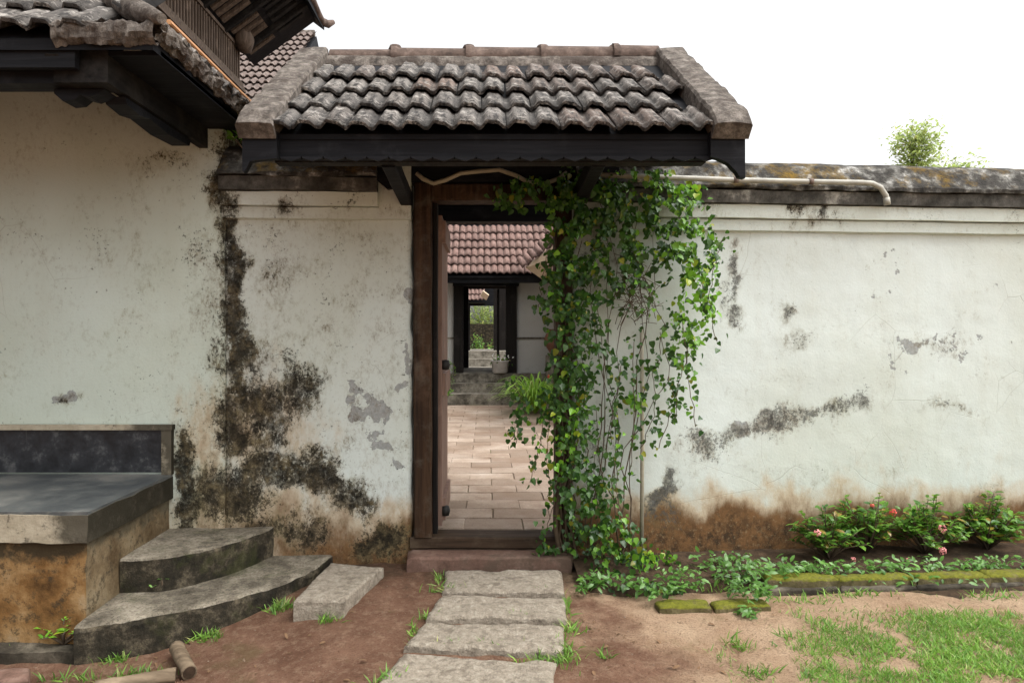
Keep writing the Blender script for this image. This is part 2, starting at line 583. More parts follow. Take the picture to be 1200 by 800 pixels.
def mat_dirt():
    n = NT('red_earth')
    x, y, z = n.xyz()
    big = n.noise(1.3, 6, .6)
    side = n.math('ADD', n.map(x, -.2, 1.5), n.map(big, .35, .65, -.4, .4))
    red = n.mix(n.map(n.noise(5, 7, .7), .35, .65), (.155, .078, .048), (.255, .142, .092))
    pale = n.mix(n.map(n.noise(4, 7, .7), .35, .65), (.37, .235, .145), (.56, .40, .265))
    col = n.mix(n.map(side, .25, .75, 0, 1, True), red, pale)
    fine = n.noise(95, 8, .8)
    col = n.mix(n.map(n.noise(26, 7, .75), .5, .62, 0, .35), col, (.44, .31, .21))
    col = n.mix(n.map(fine, .5, .62, 0, .6), col, (.085, .046, .028))
    peb = n.voro(75)
    col = n.mix(n.math('MULTIPLY', n.map(peb, .2, .12), n.map(n.noise(9, 4, .6), .52, .6, 0, .6)), col, (.42, .33, .25))
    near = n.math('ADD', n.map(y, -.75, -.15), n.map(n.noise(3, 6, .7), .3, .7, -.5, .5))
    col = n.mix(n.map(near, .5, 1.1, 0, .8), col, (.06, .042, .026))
    ms = n.math('MULTIPLY', n.map(n.noise(2.4, 7, .7), .58, .66), .55)
    col = n.mix(ms, col, n.mix(.5, col, (.10, .11, .035)))
    h = n.math('ADD', n.noise(12, 9, .78), n.math('MULTIPLY', fine, .8))
    n.bsdf(col, .95, n.bump(h, 1.0, .03), .12)
    return n.m


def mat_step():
    n = NT('worn_shaded_step')
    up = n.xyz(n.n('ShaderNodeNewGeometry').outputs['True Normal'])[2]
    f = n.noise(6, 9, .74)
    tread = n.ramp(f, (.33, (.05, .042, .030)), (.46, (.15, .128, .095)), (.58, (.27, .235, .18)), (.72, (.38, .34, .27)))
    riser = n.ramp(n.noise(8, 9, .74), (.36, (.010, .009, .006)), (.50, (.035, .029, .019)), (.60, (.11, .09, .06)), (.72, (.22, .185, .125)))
    col = n.mix(n.map(up, .35, .8), riser, tread)  # by facing: worn treads, mouldy risers, with top light and riser shade painted in
    col = n.mix(n.map(n.noise(70, 6, .75), .5, .62, 0, .6), col, (.02, .017, .012))
    col = n.mix(n.math('MULTIPLY', n.map(n.noise(3.4, 6, .7), .55, .64), .5), col, (.05, .055, .018))
    n.bsdf(col, .88, n.bump(n.math('ADD', f, n.math('MULTIPLY', n.noise(60, 7, .75), .7)), .7, .02), .2)
    return n.m


M['step_worn_shaded'] = mat_step()
M['dado'] = mat_dado()
M['platform'] = mat_platform_top()
M['dirt'] = mat_dirt()


# stains ------------------------------------------------------------
def seg_dist(px, py, pts):
    best = np.full(px.shape, 1e9)
    for (x0, y0), (x1, y1) in zip(pts[:-1], pts[1:]):
        dx, dy = x1 - x0, y1 - y0
        t = np.clip(((px - x0) * dx + (py - y0) * dy) / (dx * dx + dy * dy + 1e-9), 0, 1)
        best = np.minimum(best, np.hypot(px - x0 - t * dx, py - y0 - t * dy))
    return best


def stain_attr(o, mould=(), damp=None, peel=(), base=0.0):
    me = o.data
    n = len(me.vertices)
    co = np.empty(n * 3)
    me.vertices.foreach_get('co', co)
    co = co.reshape(-1, 3)
    px = VX + co[:, 0] * F / D
    py = VY - (co[:, 2] - H) * F / D
    wx = np.array([fbm(a * 5, b * 5, 2.0, 4) for a, b in co[:, (0, 2)]])
    wy = np.array([fbm(a * 5, b * 5, 9.0, 4) for a, b in co[:, (0, 2)]])
    px0, py0 = px, py
    px, py = px + 16 * wx, py + 16 * wy
    out = np.zeros((n, 4)); out[:, 3] = 1
    def field(items, b):
        f = np.full(n, b)
        for it in items:
            if it[0] == 'L':
                d = seg_dist(px, py, it[1]) / it[2]
                v = it[3] * np.clip(1.22 - .74 * d, 0, 1) ** 1.1
            else:
                _, cx, cy, rx, ry, I = it
                d = np.hypot((px - cx) / rx, (py - cy) / ry)
                v = I * np.clip(1.2 - .74 * d, 0, 1) ** 1.1
            f = np.maximum(f, v)
        return f
    out[:, 0] = field(mould, base)
    out[:, 2] = field(peel, 0)
    if damp is not None:
        out[:, 1] = damp(px0, py)
    a = me.color_attributes.new('stain', 'FLOAT_COLOR', 'POINT')
    a.data.foreach_set('color', out.ravel())


# leaves ------------------------------------------------------------
LEAF = {
    'heart': ([(0, 0, 0), (0, .45, -.05), (0, 1, -.22), (-.36, .02, .08), (-.43, .38, .07), (-.2, .78, -.05), (.36, .02, .08), (.43, .38, .07), (.2, .78, -.05)],
              [(0, 1, 4, 3), (1, 2, 5, 4), (0, 6, 7, 1), (1, 7, 8, 2)]),
    'oval': ([(0, 0, 0), (0, .5, .03), (0, 1, -.15), (-.2, .3, .07), (-.17, .7, .0), (.2, .3, .07), (.17, .7, .0)],
             [(0, 1, 3), (1, 4, 3), (1, 2, 4), (0, 5, 1), (1, 5, 6), (1, 6, 2)]),
    'blade': ([(-.05, 0, 0), (.05, 0, 0), (-.045, .5, .06), (.045, .5, .06), (0, 1, -.1)],
              [(0, 1, 3, 2), (2, 3, 4)]),
    'small': ([(0, 0, 0), (-.28, .5, .05), (.28, .5, .05), (0, 1, -.05)], [(0, 2, 1), (1, 2, 3)]),
}


def frames(nrm, tip):
    nrm = nrm / np.linalg.norm(nrm, axis=1, keepdims=True)
    tip = tip - nrm * np.sum(nrm * tip, axis=1, keepdims=True)
    tip = tip / (np.linalg.norm(tip, axis=1, keepdims=True) + 1e-9)
    return np.cross(tip, nrm), tip, nrm


def leaves(name, kind, pos, nrm, tip, size, mat, parent=None, stuff=False):
    pos, nrm, tip, size = (np.asarray(a, float) for a in (pos, nrm, tip, size))
    bv, bf = LEAF[kind]
    bv = np.array(bv)
    X, Y, Z = frames(nrm, tip)
    V = (pos[:, None, :] + size[:, None, None] * (bv[None, :, 0:1] * X[:, None] + bv[None, :, 1:2] * Y[:, None] + bv[None, :, 2:3] * Z[:, None])).reshape(-1, 3)
    k = len(bv)
    lens = [len(f) for f in bf]
    flat = np.concatenate([np.array(f) for f in bf])
    N = len(pos)
    loops = (flat[None] + (np.arange(N) * k)[:, None]).ravel()
    tot = np.tile(lens, N)
    start = np.concatenate([[0], np.cumsum(tot)[:-1]])
    me = bpy.data.meshes.new(name)
    me.vertices.add(len(V)); me.vertices.foreach_set('co', V.ravel())
    me.loops.add(len(loops)); me.loops.foreach_set('vertex_index', loops.astype(np.int32))
    me.polygons.add(len(tot)); me.polygons.foreach_set('loop_start', start.astype(np.int32))
    me.update(calc_edges=True); me.validate()
    me.materials.append(mat)
    o = bpy.data.objects.new(name, me)
    link(o, parent)
    if stuff: o['kind'] = 'stuff'
    return o

# ================================================================== GROUND AND COURTYARD FLOOR
def sstep(a, b, x):
    t = max(0.0, min(1.0, (x - a) / (b - a)))
    return t * t * (3 - 2 * t)


def gz(x, y):
    z = -.10 * sstep(.1, 1.0, -y) * sstep(.55, 1.5, -x) - .025 * sstep(.3, 1.2, -y)
    if abs(x) < 8 and abs(y) < 8:
        z += .014 * fbm(x * 2.1, y * 2.1, 1.0, 4) + .006 * fbm(x * 9, y * 9, 4.0, 3)
    return z


def spread(lo, hi, step, far):
    a = list(np.arange(lo, hi + 1e-6, step))
    pre, post, q = [], [], step
    while a[0] - sum(pre) > -far:
        q *= 1.6; pre.append(q)
    left = []
    c = a[0]
    for q in pre: c -= q; left.append(c)
    q, c = step, a[-1]
    while c < far:
        q *= 1.6; c += q; post.append(c)
    return left[::-1] + a + post


gx, gy = spread(-3.0, 3.6, .035, 400), spread(-2.0, 0.1, .03, 400)
m = MB()
m.grid(lambda u, v: (lambda x, y: (x, y, gz(x, y) if y < .3 else -.03))(gx[round(u * (len(gx) - 1))], gy[round(v * (len(gy) - 1))]), len(gx) - 1, len(gy) - 1)
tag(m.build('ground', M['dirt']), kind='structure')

FZ = .10                                          # courtyard floor level
m = MB().box(-3.2, 3.6, .36, 9.0, -.06, FZ - .010)
court = tag(m.build('courtyard_floor', M['joint']), kind='structure')
pm = []
for k in range(5):                                # five shapes of worn clay paver
    w, l, b = .402, .256, .005
    j = lambda a=.004: random.uniform(-a, a)
    tz = random.uniform(-.002, .002)
    top = [(-w/2+b+j(), -l/2+b+j(), tz), (w/2-b+j(), -l/2+b+j(), tz), (w/2-b+j(), l/2-b+j(), tz), (-w/2+b+j(), l/2-b+j(), tz)]
    mid = [(-w/2, -l/2, -.006), (w/2, -l/2, -.006), (w/2, l/2, -.006), (-w/2, l/2, -.006)]
    bot = [(p[0], p[1], -.03) for p in mid]
    q = MB().add(top + mid + bot, [(0, 1, 2, 3)] + [(i + 4, (i+1) % 4 + 4, (i+1) % 4, i) for i in range(4)] + [(i + 8, (i+1) % 4 + 8, (i+1) % 4 + 4, i + 4) for i in range(4)])
    pm.append(q.mesh('paver', M['paver']))
rest = MB()
rows = int((8.45 - .40) / .262)
for r in range(rows):
    y = .40 + .13 + r * .262
    for c in range(-8, 9):
        x = c * .408 + (.2 if r % 2 else 0) + .05
        if x < -3.0 or x > 3.4: continue
        mat = Matrix.Translation((x + random.uniform(-.004, .004), y, FZ + random.uniform(-.004, .003))) @ Matrix.Rotation(random.uniform(-.012, .012), 4, 'Z') @ Matrix.Rotation(random.uniform(-.006, .006), 4, 'X')
        if abs(x) < .1 + (y + D) * .17 and y < 5.4:
            inst('paver', random.choice(pm), mat, court)
        else:
            me = random.choice(pm)
            rest.add([mat @ v.co for v in me.vertices], [tuple(p.vertices) for p in me.polygons])
tag(rest.build('paver_field', M['paver'], court), kind='stuff')


# stone path ---------------------------------------------------------
def rough_slab(corners, ztop, thick, nu, nv, seed, amp=.013, wob=.014):
    """a hewn stone: four plan corners, uneven top, broken edges"""
    c = [Vector((*p, 0)) for p in corners]
    m = MB()
    vs, fs = [], []
    def pt(u, v):
        p = (c[0].lerp(c[1], u)).lerp(c[3].lerp(c[2], u), v)
        e = min(u, 1 - u, v, 1 - v)
        p = p + Vector((mn.noise(Vector((p.x * 7, p.y * 7, seed))), mn.noise(Vector((p.x * 7, p.y * 7, seed + 9))), 0)) * wob
        p = p + Vector((mn.noise(Vector((p.x * 27, p.y * 27, seed))), mn.noise(Vector((p.x * 27, p.y * 27, seed + 9))), 0)) * wob * .35
        z = ztop(p.x, p.y) if callable(ztop) else ztop
        z += amp * fbm(p.x * 7, p.y * 7, seed, 5)
        if e < 1e-6: z -= .012 + .007 * mn.noise(Vector((p.x * 15, p.y * 15, seed + 3)))
        return Vector((p.x, p.y, z))
    us = [0, .03] + [.03 + .94 * i / (nu - 2) for i in range(1, nu - 2)] + [.97, 1]
    vv = [0, .06] + [.06 + .88 * i / (nv - 2) for i in range(1, nv - 2)] + [.94, 1]
    nu, nv = len(us), len(vv)
    for v in vv:
        for u in us: vs.append(pt(u, v))
    for j in range(nv - 1):
        for i in range(nu - 1):
            a = j * nu + i
            fs.append((a, a + 1, a + nu + 1, a + nu))
    loop = [i for i in range(nu)] + [j * nu + nu - 1 for j in range(1, nv)] + [(nv - 1) * nu + i for i in range(nu - 2, -1, -1)] + [j * nu for j in range(nv - 2, 0, -1)]
    m.add(vs, fs, True)
    ctr = (c[0] + c[1] + c[2] + c[3]) / 4
    low = []
    for k, dz in ((1.012, .35), (1.0, 1.0)):
        ring = []
        for li in loop:
            p = vs[li]
            q = ctr + (Vector((p.x, p.y, 0)) - ctr) * (k + .01 * mn.noise(Vector((p.x * 11, p.y * 11, dz * 7 + seed))))
            ring.append((q.x, q.y, p.z - thick * dz))
        low.append(ring)
    n = len(loop)
    base = len(m.v)
    m.v += low[0] + low[1]
    for k in range(n):
        k2 = (k + 1) % n
        m.f.append((base + k, base + k2, loop[k2], loop[k])); m.sm.append(False)
        m.f.append((base + n + k, base + n + k2, base + k2, base + k)); m.sm.append(False)
    return m


path = MB()
path.grid(lambda u, v: (lambda x, y: (x, y, gz(x, y) + .004 - .03 * abs(2 * u - 1) ** 3))(-.40 + .80 * u, -2.2 + 2.0 * v), 24, 50)
path = tag(path.build('stone_path', M['dirt']), kind='structure')
SL = [[(520, 690), (661, 694), (658, 666), (522, 666)],
      [(499, 722), (663, 725), (662, 699), (517, 696)],
      [(474, 755), (657, 764), (661, 731), (497, 728)],
      [(438, 803), (642, 812), (653, 774), (473, 763)]]
for i, s in enumerate(SL):
    z = .035 - .012 * i
    cs = [G(px, py, z).to_2d() for px, py in s]
    rough_slab(cs, (lambda a: (lambda x, y: a + .012 * mn.noise(Vector((x * 2, y * 2, a * 90)))))(z), .09, 30, 14, i * 3.3).build('paving_slab', M['slab'], path)
cs = [(-.62, -1.98), (.2, -1.98), (.28, -1.52), (-.50, -1.46)]
rough_slab(cs, -.015, .09, 20, 12, 17.0).build('paving_slab', M['slab'], path)

blk = rough_slab([G(345, 702, .07).to_2d(), G(402, 703, .07).to_2d(), G(449, 663, .07).to_2d(), G(388, 657, .07).to_2d()], .07, .15, 22, 22, 31.0, .006)
tag(blk.build('stone_block', M['slab']), 'loose hewn granite block lying on bare earth beside the curved steps', 'stone block')

# ================================================================== WALLS
yR = lambda x: (x - .55) * math.tan(R(5.0)) if x > .55 else 0.0
yL = lambda x: (x + .455) * math.tan(R(2.5))


def wall_body(name, x0, x1, z0, z1, yf, mat, parent, back=.34, seed=0.0, rag0=0, rag1=0, res=.028, zt=None):
    nx, nz = int((x1 - x0) / res), int((z1 - z0) / res)
    cols = [(x0, 1)] + [(x0 + (x1 - x0) * i / nx, 0) for i in range(nx + 1)] + [(x1, 1)]
    def fn(u, v):
        x, b = cols[round(u * (len(cols) - 1))]
        z = z0 + ((zt(x) if zt else z1) - z0) * v
        edge0, edge1 = abs(x - x0) < 1e-6, abs(x - x1) < 1e-6
        y = yf(x) + .011 * fbm(x * 1.3 + seed, z * 1.3, seed, 3) + .0022 * fbm(x * 14, z * 14, seed + 2, 3)
        if edge0 and rag0: x += rag0 * fbm(z * 5, seed, 2, 4)
        if edge1 and rag1: x += rag1 * fbm(z * 5, seed, 7, 4)
        if edge0 or edge1: y += .012
        if b: y = yf(x) + back
        return (x, y, z)
    m = MB().grid(fn, len(cols) - 1, nz)
    m.add([(x0, yf(x0) + back, z0), (x1, yf(x1) + back, z0), (x1, yf(x1) + back, z1), (x0, yf(x0) + back, z1)], [(3, 2, 1, 0)])
    if not zt: m.add([(x0, yf(x0) + .02, z1 - .002), (x1, yf(x1) + .02, z1 - .002), (x1, yf(x1) + back, z1 - .002), (x0, yf(x0) + back, z1 - .002)], [(0, 1, 2, 3)])
    return m.build(name, mat, parent)


def cornice(x0, x1, yf, dz, parent, seed, band_mat, stains):
    xs = list(np.arange(x0, x1, .045)) + [x1]
    t = .34
    o = extrude_x([(-.030, 2.062 + dz), (-.036, 2.128 + dz), (t, 2.128 + dz), (t, 2.058 + dz), (.01, 2.052 + dz)], xs, yf, .004, seed).build('cornice_moulding', M['plaster'], parent)
    stain_attr(o, **stains)
    o = extrude_x([(-.058, 2.136 + dz), (-.066, 2.216 + dz), (t, 2.216 + dz), (t, 2.131 + dz), (.0, 2.131 + dz)], xs, yf, .004, seed + 3).build('cornice_moulding', M['plaster'], parent)
    stain_attr(o, **stains)
    extrude_x([(-.088, 2.224 + dz), (-.094, 2.30 + dz), (t, 2.30 + dz), (t, 2.219 + dz), (-.02, 2.219 + dz)], xs, yf, .006, seed + 6).build('cornice_band', band_mat, parent)
    t = .40
    extrude_x([(-.112, 2.307 + dz), (-.116, 2.325 + dz), (-.06, 2.40 + dz), (.0, 2.475 + dz), (.07, 2.512 + dz), (.17, 2.522 + dz), (.27, 2.50 + dz), (t, 2.33 + dz), (t, 2.304 + dz)], xs, yf, .014, seed + 8).build('coping', M['coping'], parent)


bw = thing('boundary_wall', 'long white limewashed wall with brown damp base behind the flower bed', 'wall', (2.3, .15, 0))
wr = wall_body('wall_face', .53, 4.9, -.12, 2.055, yR, M['plaster_right'], bw, seed=2.0, rag0=.01)
mould_r = [('L', [(930, 240), (1015, 243)], 6, .6), ('B', 835, 520, 45, 32, .54), ('L', [(825, 520), (900, 502), (960, 486), (1035, 470)], 20, .52), ('B', 862, 345, 22, 55, .42), ('L', [(866, 285), (868, 385)], 8, .54),
           ('B', 930, 365, 16, 14, .52), ('B', 945, 398, 26, 18, .50), ('B', 1120, 405, 75, 26, .40), ('B', 1140, 480, 70, 10, .42), ('L', [(758, 596), (785, 578), (791, 560)], 13, .66),
           ('B', 775, 605, 45, 40, .46), ('B', 980, 253, 45, 16, .62), ('B', 820, 240, 50, 30, .40), ('B', 960, 560, 260, 30, .27), ('B', 700, 560, 50, 120, .40), ('B', 690, 300, 60, 120, .40), ('B', 1195, 600, 30, 30, .5)]
damp_r = lambda px, py: np.clip((py - 566) / 72, 0, 1.3) * np.where(px < 960, 1.08, 1.0) + np.clip((py - 500) / 420, 0, .12)
peel_r = [('B', 1110, 408, 78, 24, .46), ('L', [(830, 520), (880, 505)], 18, .5), ('B', 1060, 300, 120, 60, .18)]
stain_attr(wr, mould_r, damp_r, peel_r, .20)
cornice(.55, 4.9, yR, .0, bw, 1.0, M['band'], dict(mould=mould_r, base=.24))

gw = thing('gate_side_wall', 'mould streaked white wall between the veranda and the gateway', 'wall', (-1.0, .12, 0))
wl = wall_body('wall_face', -1.60, -.462, -.14, 2.115, yL, M['plaster'], gw, seed=7.0, rag1=.014)
mould_l = [('L', [(270, 175), (274, 260), (279, 330), (282, 400), (278, 450), (270, 520)], 24, .60), ('L', [(273, 185), (276, 260), (281, 330), (282, 420), (280, 520)], 8, .80),
           ('B', 245, 330, 55, 120, .36), ('B', 325, 330, 60, 60, .40), ('B', 300, 480, 85, 90, .58), ('B', 350, 450, 50, 50, .56), ('B', 262, 420, 35, 60, .50),
           ('L', [(300, 545), (370, 550), (418, 588)], 26, .62), ('B', 275, 575, 75, 55, .60), ('L', [(216, 500), (226, 610)], 18, .68), ('B', 452, 632, 36, 32, .74),
           ('B', 330, 250, 30, 14, .6), ('B', 340, 620, 80, 40, .58), ('B', 380, 235, 60, 8, .55), ('B', 420, 520, 60, 160, .34), ('B', 150, 330, 150, 150, .28), ('B', 80, 468, 30, 10, .5), ('B', 200, 195, 60, 20, .45)]
damp_l = lambda px, py: np.clip((py - 560) / 80, 0, 1.1) * (.60 + .35 * np.clip((px - 340) / 110, 0, 1)) + np.clip(1 - np.hypot((px - 300) / 130, (py - 520) / 120), 0, .5) * .7
peel_l = [('L', [(396, 452), (430, 478), (440, 512), (468, 537)], 9, .55), ('B', 430, 482, 26, 24, .78), ('B', 440, 505, 14, 16, .7), ('B', 477, 348, 7, 20, .8), ('B', 476, 432, 7, 26, .9), ('B', 464, 536, 11, 6, .75), ('B', 78, 468, 16, 9, .8)]
stain_attr(wl, mould_l, damp_l, peel_l, .30)
cornice(-1.60, -.66, yL, .055, gw, 4.0, M['band'], dict(mould=mould_l, base=.26))
stain_attr(MB().box(-.66, -.462, -.045, .34, 2.115, 2.45).build('wall_pier', M['plaster'], gw), [], None, [], .3)

# ================================================================== ROOF TILES
def tile_mesh(name, w, L, h, mat, nseg=18, th=.016, seed=0):
    def prof(u):
        t = (u * 2) % 1.0
        up = .9 * (sstep(.06, .30, t) - sstep(.66, .97, t)) + .16 * (sstep(.2, .3, t) - sstep(.34, .48, t))
        return h * up
    m = MB()
    vs, fs = [], []
    us = [i / nseg for i in range(nseg + 1)]
    ys = [0, L * .5, L]
    rj = random.Random(seed)
    ed = [rj.uniform(-.004, .004) for _ in us]
    for t in (0, -th):
        for yi, y in enumerate(ys):
            for k, u in enumerate(us):
                vs.append(((u - .5) * w, y + (ed[k] if yi == 0 else 0), prof(u) + t + .0025 * mn.noise(Vector((u * 9, y * 9, seed * 3.1)))))
    n = nseg + 1
    for a in range(2):
        for k in range(nseg):
            q = a * n + k
            fs.append((q, q + 1, q + n + 1, q + n))
    top_faces = len(fs)
    b = 3 * n
    for k in range(nseg):
        fs.append((k, b + k, b + k + 1, k + 1))
    fs.append((0, n, 2*n, b + 2*n, b + n, b))
    e = nseg
    fs.append((e, b + e, b + n + e, b + 2*n + e, 2*n + e, n + e))
    for a in range(2):
        for k in range(nseg):
            q = b + a * n + k
            fs.append((q + n, q + n + 1, q + 1, q))
    m.add(vs, fs)
    m.sm = [i < top_faces for i in range(len(fs))]
    return m.mesh(name, mat)


def lay_tiles(parent, o, ud, sd, ncol, nrow, w, gauge, meshes, lift=.10, stagger=.5, jit=1.5, skip=None, z0=.03):
    ud, sd = Vector(ud).normalized(), Vector(sd).normalized()
    nz = ud.cross(sd)
    o = Vector(o)
    for r in range(nrow):
        for c in range(ncol):
            if skip and skip(r, c): continue
            p = o + ud * (w * (c + .5 + (stagger if r % 2 else 0)) + random.uniform(-.004, .004) * jit) + sd * (r * gauge + random.uniform(-.007, .007) * jit) + nz * (z0 + random.uniform(-.003, .003) * jit)
            rot = Matrix((ud, sd, nz)).transposed().to_4x4()
            rot = rot @ Matrix.Rotation(-lift + random.uniform(-.012, .012) * jit, 4, 'X') @ Matrix.Rotation(random.uniform(-.014, .014) * jit, 4, 'Z') @ Matrix.Rotation(random.uniform(-.012, .012) * jit, 4, 'Y')
            inst('tile', random.choice(meshes), Matrix.Translation(p) @ rot, parent)


def tile_field(name, parent, o, ud, sd, width, nrow, w, gauge, mat, h=.03, lift=.02):
    """rows of tiles too far off to pick apart: one stepped, corrugated mesh"""
    ud, sd = Vector(ud).normalized(), Vector(sd).normalized()
    nz = ud.cross(sd); o = Vector(o)
    n = int(width / w) * 8
    m = MB()
    for r in range(nrow):
        ph = random.uniform(0, .06)
        vs, fs = [], []
        for k in range(n + 1):
            u = k / n * width
            t = (u / w * 2 + ph) % 1.0
            hh = h * (sstep(.1, .4, t) - sstep(.6, .9, t))
            js = .01 * mn.noise(Vector((math.floor(u / w) * 3.7, r * 2.3, 0)))
            b = o + ud * u
            vs.append(b + sd * (r * gauge + js) + nz * (hh + lift - .02))
            vs.append(b + sd * (r * gauge + js) + nz * (hh + lift))
            vs.append(b + sd * ((r + 1) * gauge + .03) + nz * hh)
        for k in range(n):
            a = k * 3
            fs += [(a, a + 3, a + 4, a + 1), (a + 1, a + 4, a + 5, a + 2)]
        m.add(vs, fs)
    return tag(m.build(name, mat, parent), kind='stuff')


# ================================================================== GATEWAY
gate = thing('gateway', 'open timber gateway under its own weathered grey tiled roof', 'gateway', (.04, .1, 0))
EX0, EX1, EY, EZ, RY, RZ = -1.168, 1.238, -.93, 2.375, .2, 3.165
pit = math.atan2(RZ - EZ, RY - EY)
sd, sdb = (0, math.cos(pit), math.sin(pit)), (0, -math.cos(pit), math.sin(pit))
SLEN = math.hypot(RZ - EZ, RY - EY)
YB = 2 * RY - EY
# deck below the tiles, two slopes
def deck_prof(t): return [(EY + .02, EZ - .02 - t), (RY, RZ - .02 - t), (YB - .02, EZ - .02 - t), (YB - .02, EZ + .0 - t + .025), (RY, RZ + .005 - t + .02), (EY + .02, EZ + .005 - t)]
roof = MB().prism(deck_prof(.0), 0, EX0 + .03, EX1 - .03).build('roof', M['wood_dark'], gate)
TG = [tile_mesh('tile', .2555, .345, .029, M['tile_gate'], nseg=24, seed=k) for k in range(4)]
lay_tiles(roof, (-1.19, EY - .03, EZ - .005), (1, 0, 0), sd, 9, 4, .258, .292, TG, skip=lambda r, c: r % 2 == 1 and c == 8)
lay_tiles(roof, (1.25, YB + .03, EZ - .005), (-1, 0, 0), sdb, 9, 4, .258, .292, TG[:2], skip=lambda r, c: r % 2 == 1 and c == 8)
# mortar bed and ridge tiles with their collars
n = 60
MB().grid(lambda u, v: (lambda x, a: (x, RY - math.cos(a) * (.14 + .01 * fbm(x * 8, a * 2, 3, 3)), RZ - .075 + math.sin(a) * (.11 + .012 * fbm(x * 6, a, 8, 3))))(EX0 + .16 + u * (EX1 - EX0 - .32), v * math.pi), n, 10).build('ridge_mortar', M['mortar'], roof)
edges = [EX0 + .17] + [P(px, 60, RY).x for px in (460, 546, 632, 716)] + [EX1 - .17]
for k in range(5):
    a, b = edges[k], edges[k + 1]
    q = MB()
    ii = [(a + .002, .112), (a + .035, .112), (a + .05, .10), (b - .03, .095), (b + .03, .095)] if k else [(a, .095), (b + .03, .095)]
    q.grid(lambda u, v, ii=ii, k=k: (lambda xr, an: (xr[0], RY - math.cos(an) * xr[1], RZ + .0 + .006 * k % 2 + math.sin(an) * xr[1] * .8))(ii[round(u * (len(ii) - 1))], -.25 + v * (math.pi + .5)), len(ii) - 1, 14)
    rt = q.build('ridge_tile', M['ridge'], roof)
    if k:
        c = MB()
        c.lathe([(0, -.045), (.034, -.03), (.046, -.01), (.036, .012), (0, .022)], (a + .02, RY - .02, RZ + .085), 10)
        c.build('ridge_knob', M['ridge'], rt)


def verge_cap(x0, x1, seed):
    """plastered verge that runs up the slope and noses over at the eave"""
    m = MB()
    sec = [(0, -.03), (0, .062), (.06, .078), (.5, .084), (.94, .078), (1, .062), (1, -.03)]
    N = 34
    vs, fs = [], []
    for back in (0, 1):
        for i in range(N + 1):
            s = i / N * SLEN
            drop = .035 * (1 - sstep(0, .10, s)) ** 1.4
            for (u, hh) in sec:
                x = x0 + (x1 - x0) * u
                jz = .010 * fbm(x * 11 + seed, s * 11, back * 5, 5)
                y = EY - .045 + s * math.cos(pit) - math.sin(pit) * (hh + jz)
                z = EZ - .005 + s * math.sin(pit) + math.cos(pit) * (hh + jz) - drop * max(0, hh / .084)
                if back: y = 2 * RY - y
                vs.append((x + .006 * fbm(s * 8, u * 4, seed, 3), y, z))
    k = len(sec)
    for b in (0, 1):
        for i in range(N):
            for j in range(k - 1):
                a = b * (N + 1) * k + i * k + j
                f = (a, a + 1, a + k + 1, a + k)
                fs.append(f[::-1] if b == 0 else f)
        a = b * (N + 1) * k
        fs.append(tuple(a + j for j in range(k)))
    m.add(vs, fs)
    return fix_normals(m.build('verge_cap', M['mortar'], roof))


verge_cap(EX0 - .012, EX0 + .165, 1.0)
verge_cap(EX1 - .165, EX1 + .012, 5.0)
# eave timber
MB().box(EX0 + .14, EX1 - .15, EY + .03, EY + .065, 2.262, 2.362).build('fascia_board', M['wood_dark'], roof)
tz = MB()
xs = np.arange(EX0 + .17, EX1 - .22, .1055)
for x in xs:
    tz.prism([(x, 2.272), (x + .005, 2.262), (x + .053, 2.248), (x + .100, 2.262), (x + .105, 2.272)], 1, EY + .012, EY + .028)
tz.build('scalloped_trim', M['wood_dark'], roof)
MB().box(EX0 + .13, EX1 - .16, EY + .07, EY + .15, 2.256, 2.40).build('eave_beam', M['wood_eave'], roof)
MB().box(EX0 + .13, EX1 - .16, YB - .15, YB - .07, 2.30, 2.42).build('eave_beam', M['wood_dark'], roof)
for sx, xa, xb in ((1, EX1 - .165, EX1), (-1, EX0, EX0 + .165)):   # drop boards at both ends of the eave
    o_, i_ = (xb, xa) if sx > 0 else (xa, xb)
    L_ = lambda t: o_ + (i_ - o_) * t
    pts = [(L_(0), 2.40), (L_(1), 2.385), (L_(1), 2.262), (L_(.8), 2.255), (L_(.5), 2.232), (L_(.25), 2.19), (L_(.16), 2.165), (L_(0), 2.16)]
    if sx < 0: pts = [(L_(0), 2.40), (L_(1), 2.385), (L_(1), 2.255), (L_(.5), 2.248), (L_(.22), 2.24), (L_(.10), 2.20), (L_(.04), 2.19), (L_(0), 2.19)]
    fix_normals(MB().prism(pts, 1, EY - .015, EY + .026).build('eave_end_board', M['wood_dark'], roof))
for x in (EX0 + .02, EX1 - .02):
    MB().beam((x, EY + .03, EZ - .075), (x, RY, RZ - .075), .03, .10).build('barge_board', M['wood_eave'], roof)
    MB().beam((x, YB - .03, EZ - .075), (x, RY, RZ - .075), .03, .10).build('barge_board', M['wood_eave'], roof)
for k in range(9):                                 # rafters under the deck
    x = EX0 + .22 + k * (EX1 - EX0 - .44) / 8
    MB().beam((x, EY + .15, EZ + .055), (x, RY, RZ - .065), .055, .06).build('rafter', M['wood_eave'], roof)
MB().box(EX0 + .2, EX1 - .2, -.02, .10, 2.46, 2.56).build('wall_plate', M['wood_dark'], roof)
# struts that carry the overhang
for x in (-.49, .56):
    MB().beam((x, -.02, 2.24), (x, -.80, 2.29), .07, .09, seg=4, jit=.004).build('bracket', M['wood_dark'], gate)
    MB().beam((x, .02, 2.1), (x, .02, 2.62), .085, .09).build('post', M['wood_dark_z'], gate)
for s, x in ((-1, -.53), (1, .60)):
    fix_normals(MB().prism([(x, 2.30), (x, 2.42), (x + s * .20, 2.42), (x + s * .20, 2.40), (x + s * .07, 2.29)], 1, -.09, -.03).build('bracket', M['wood_dark'], gate))
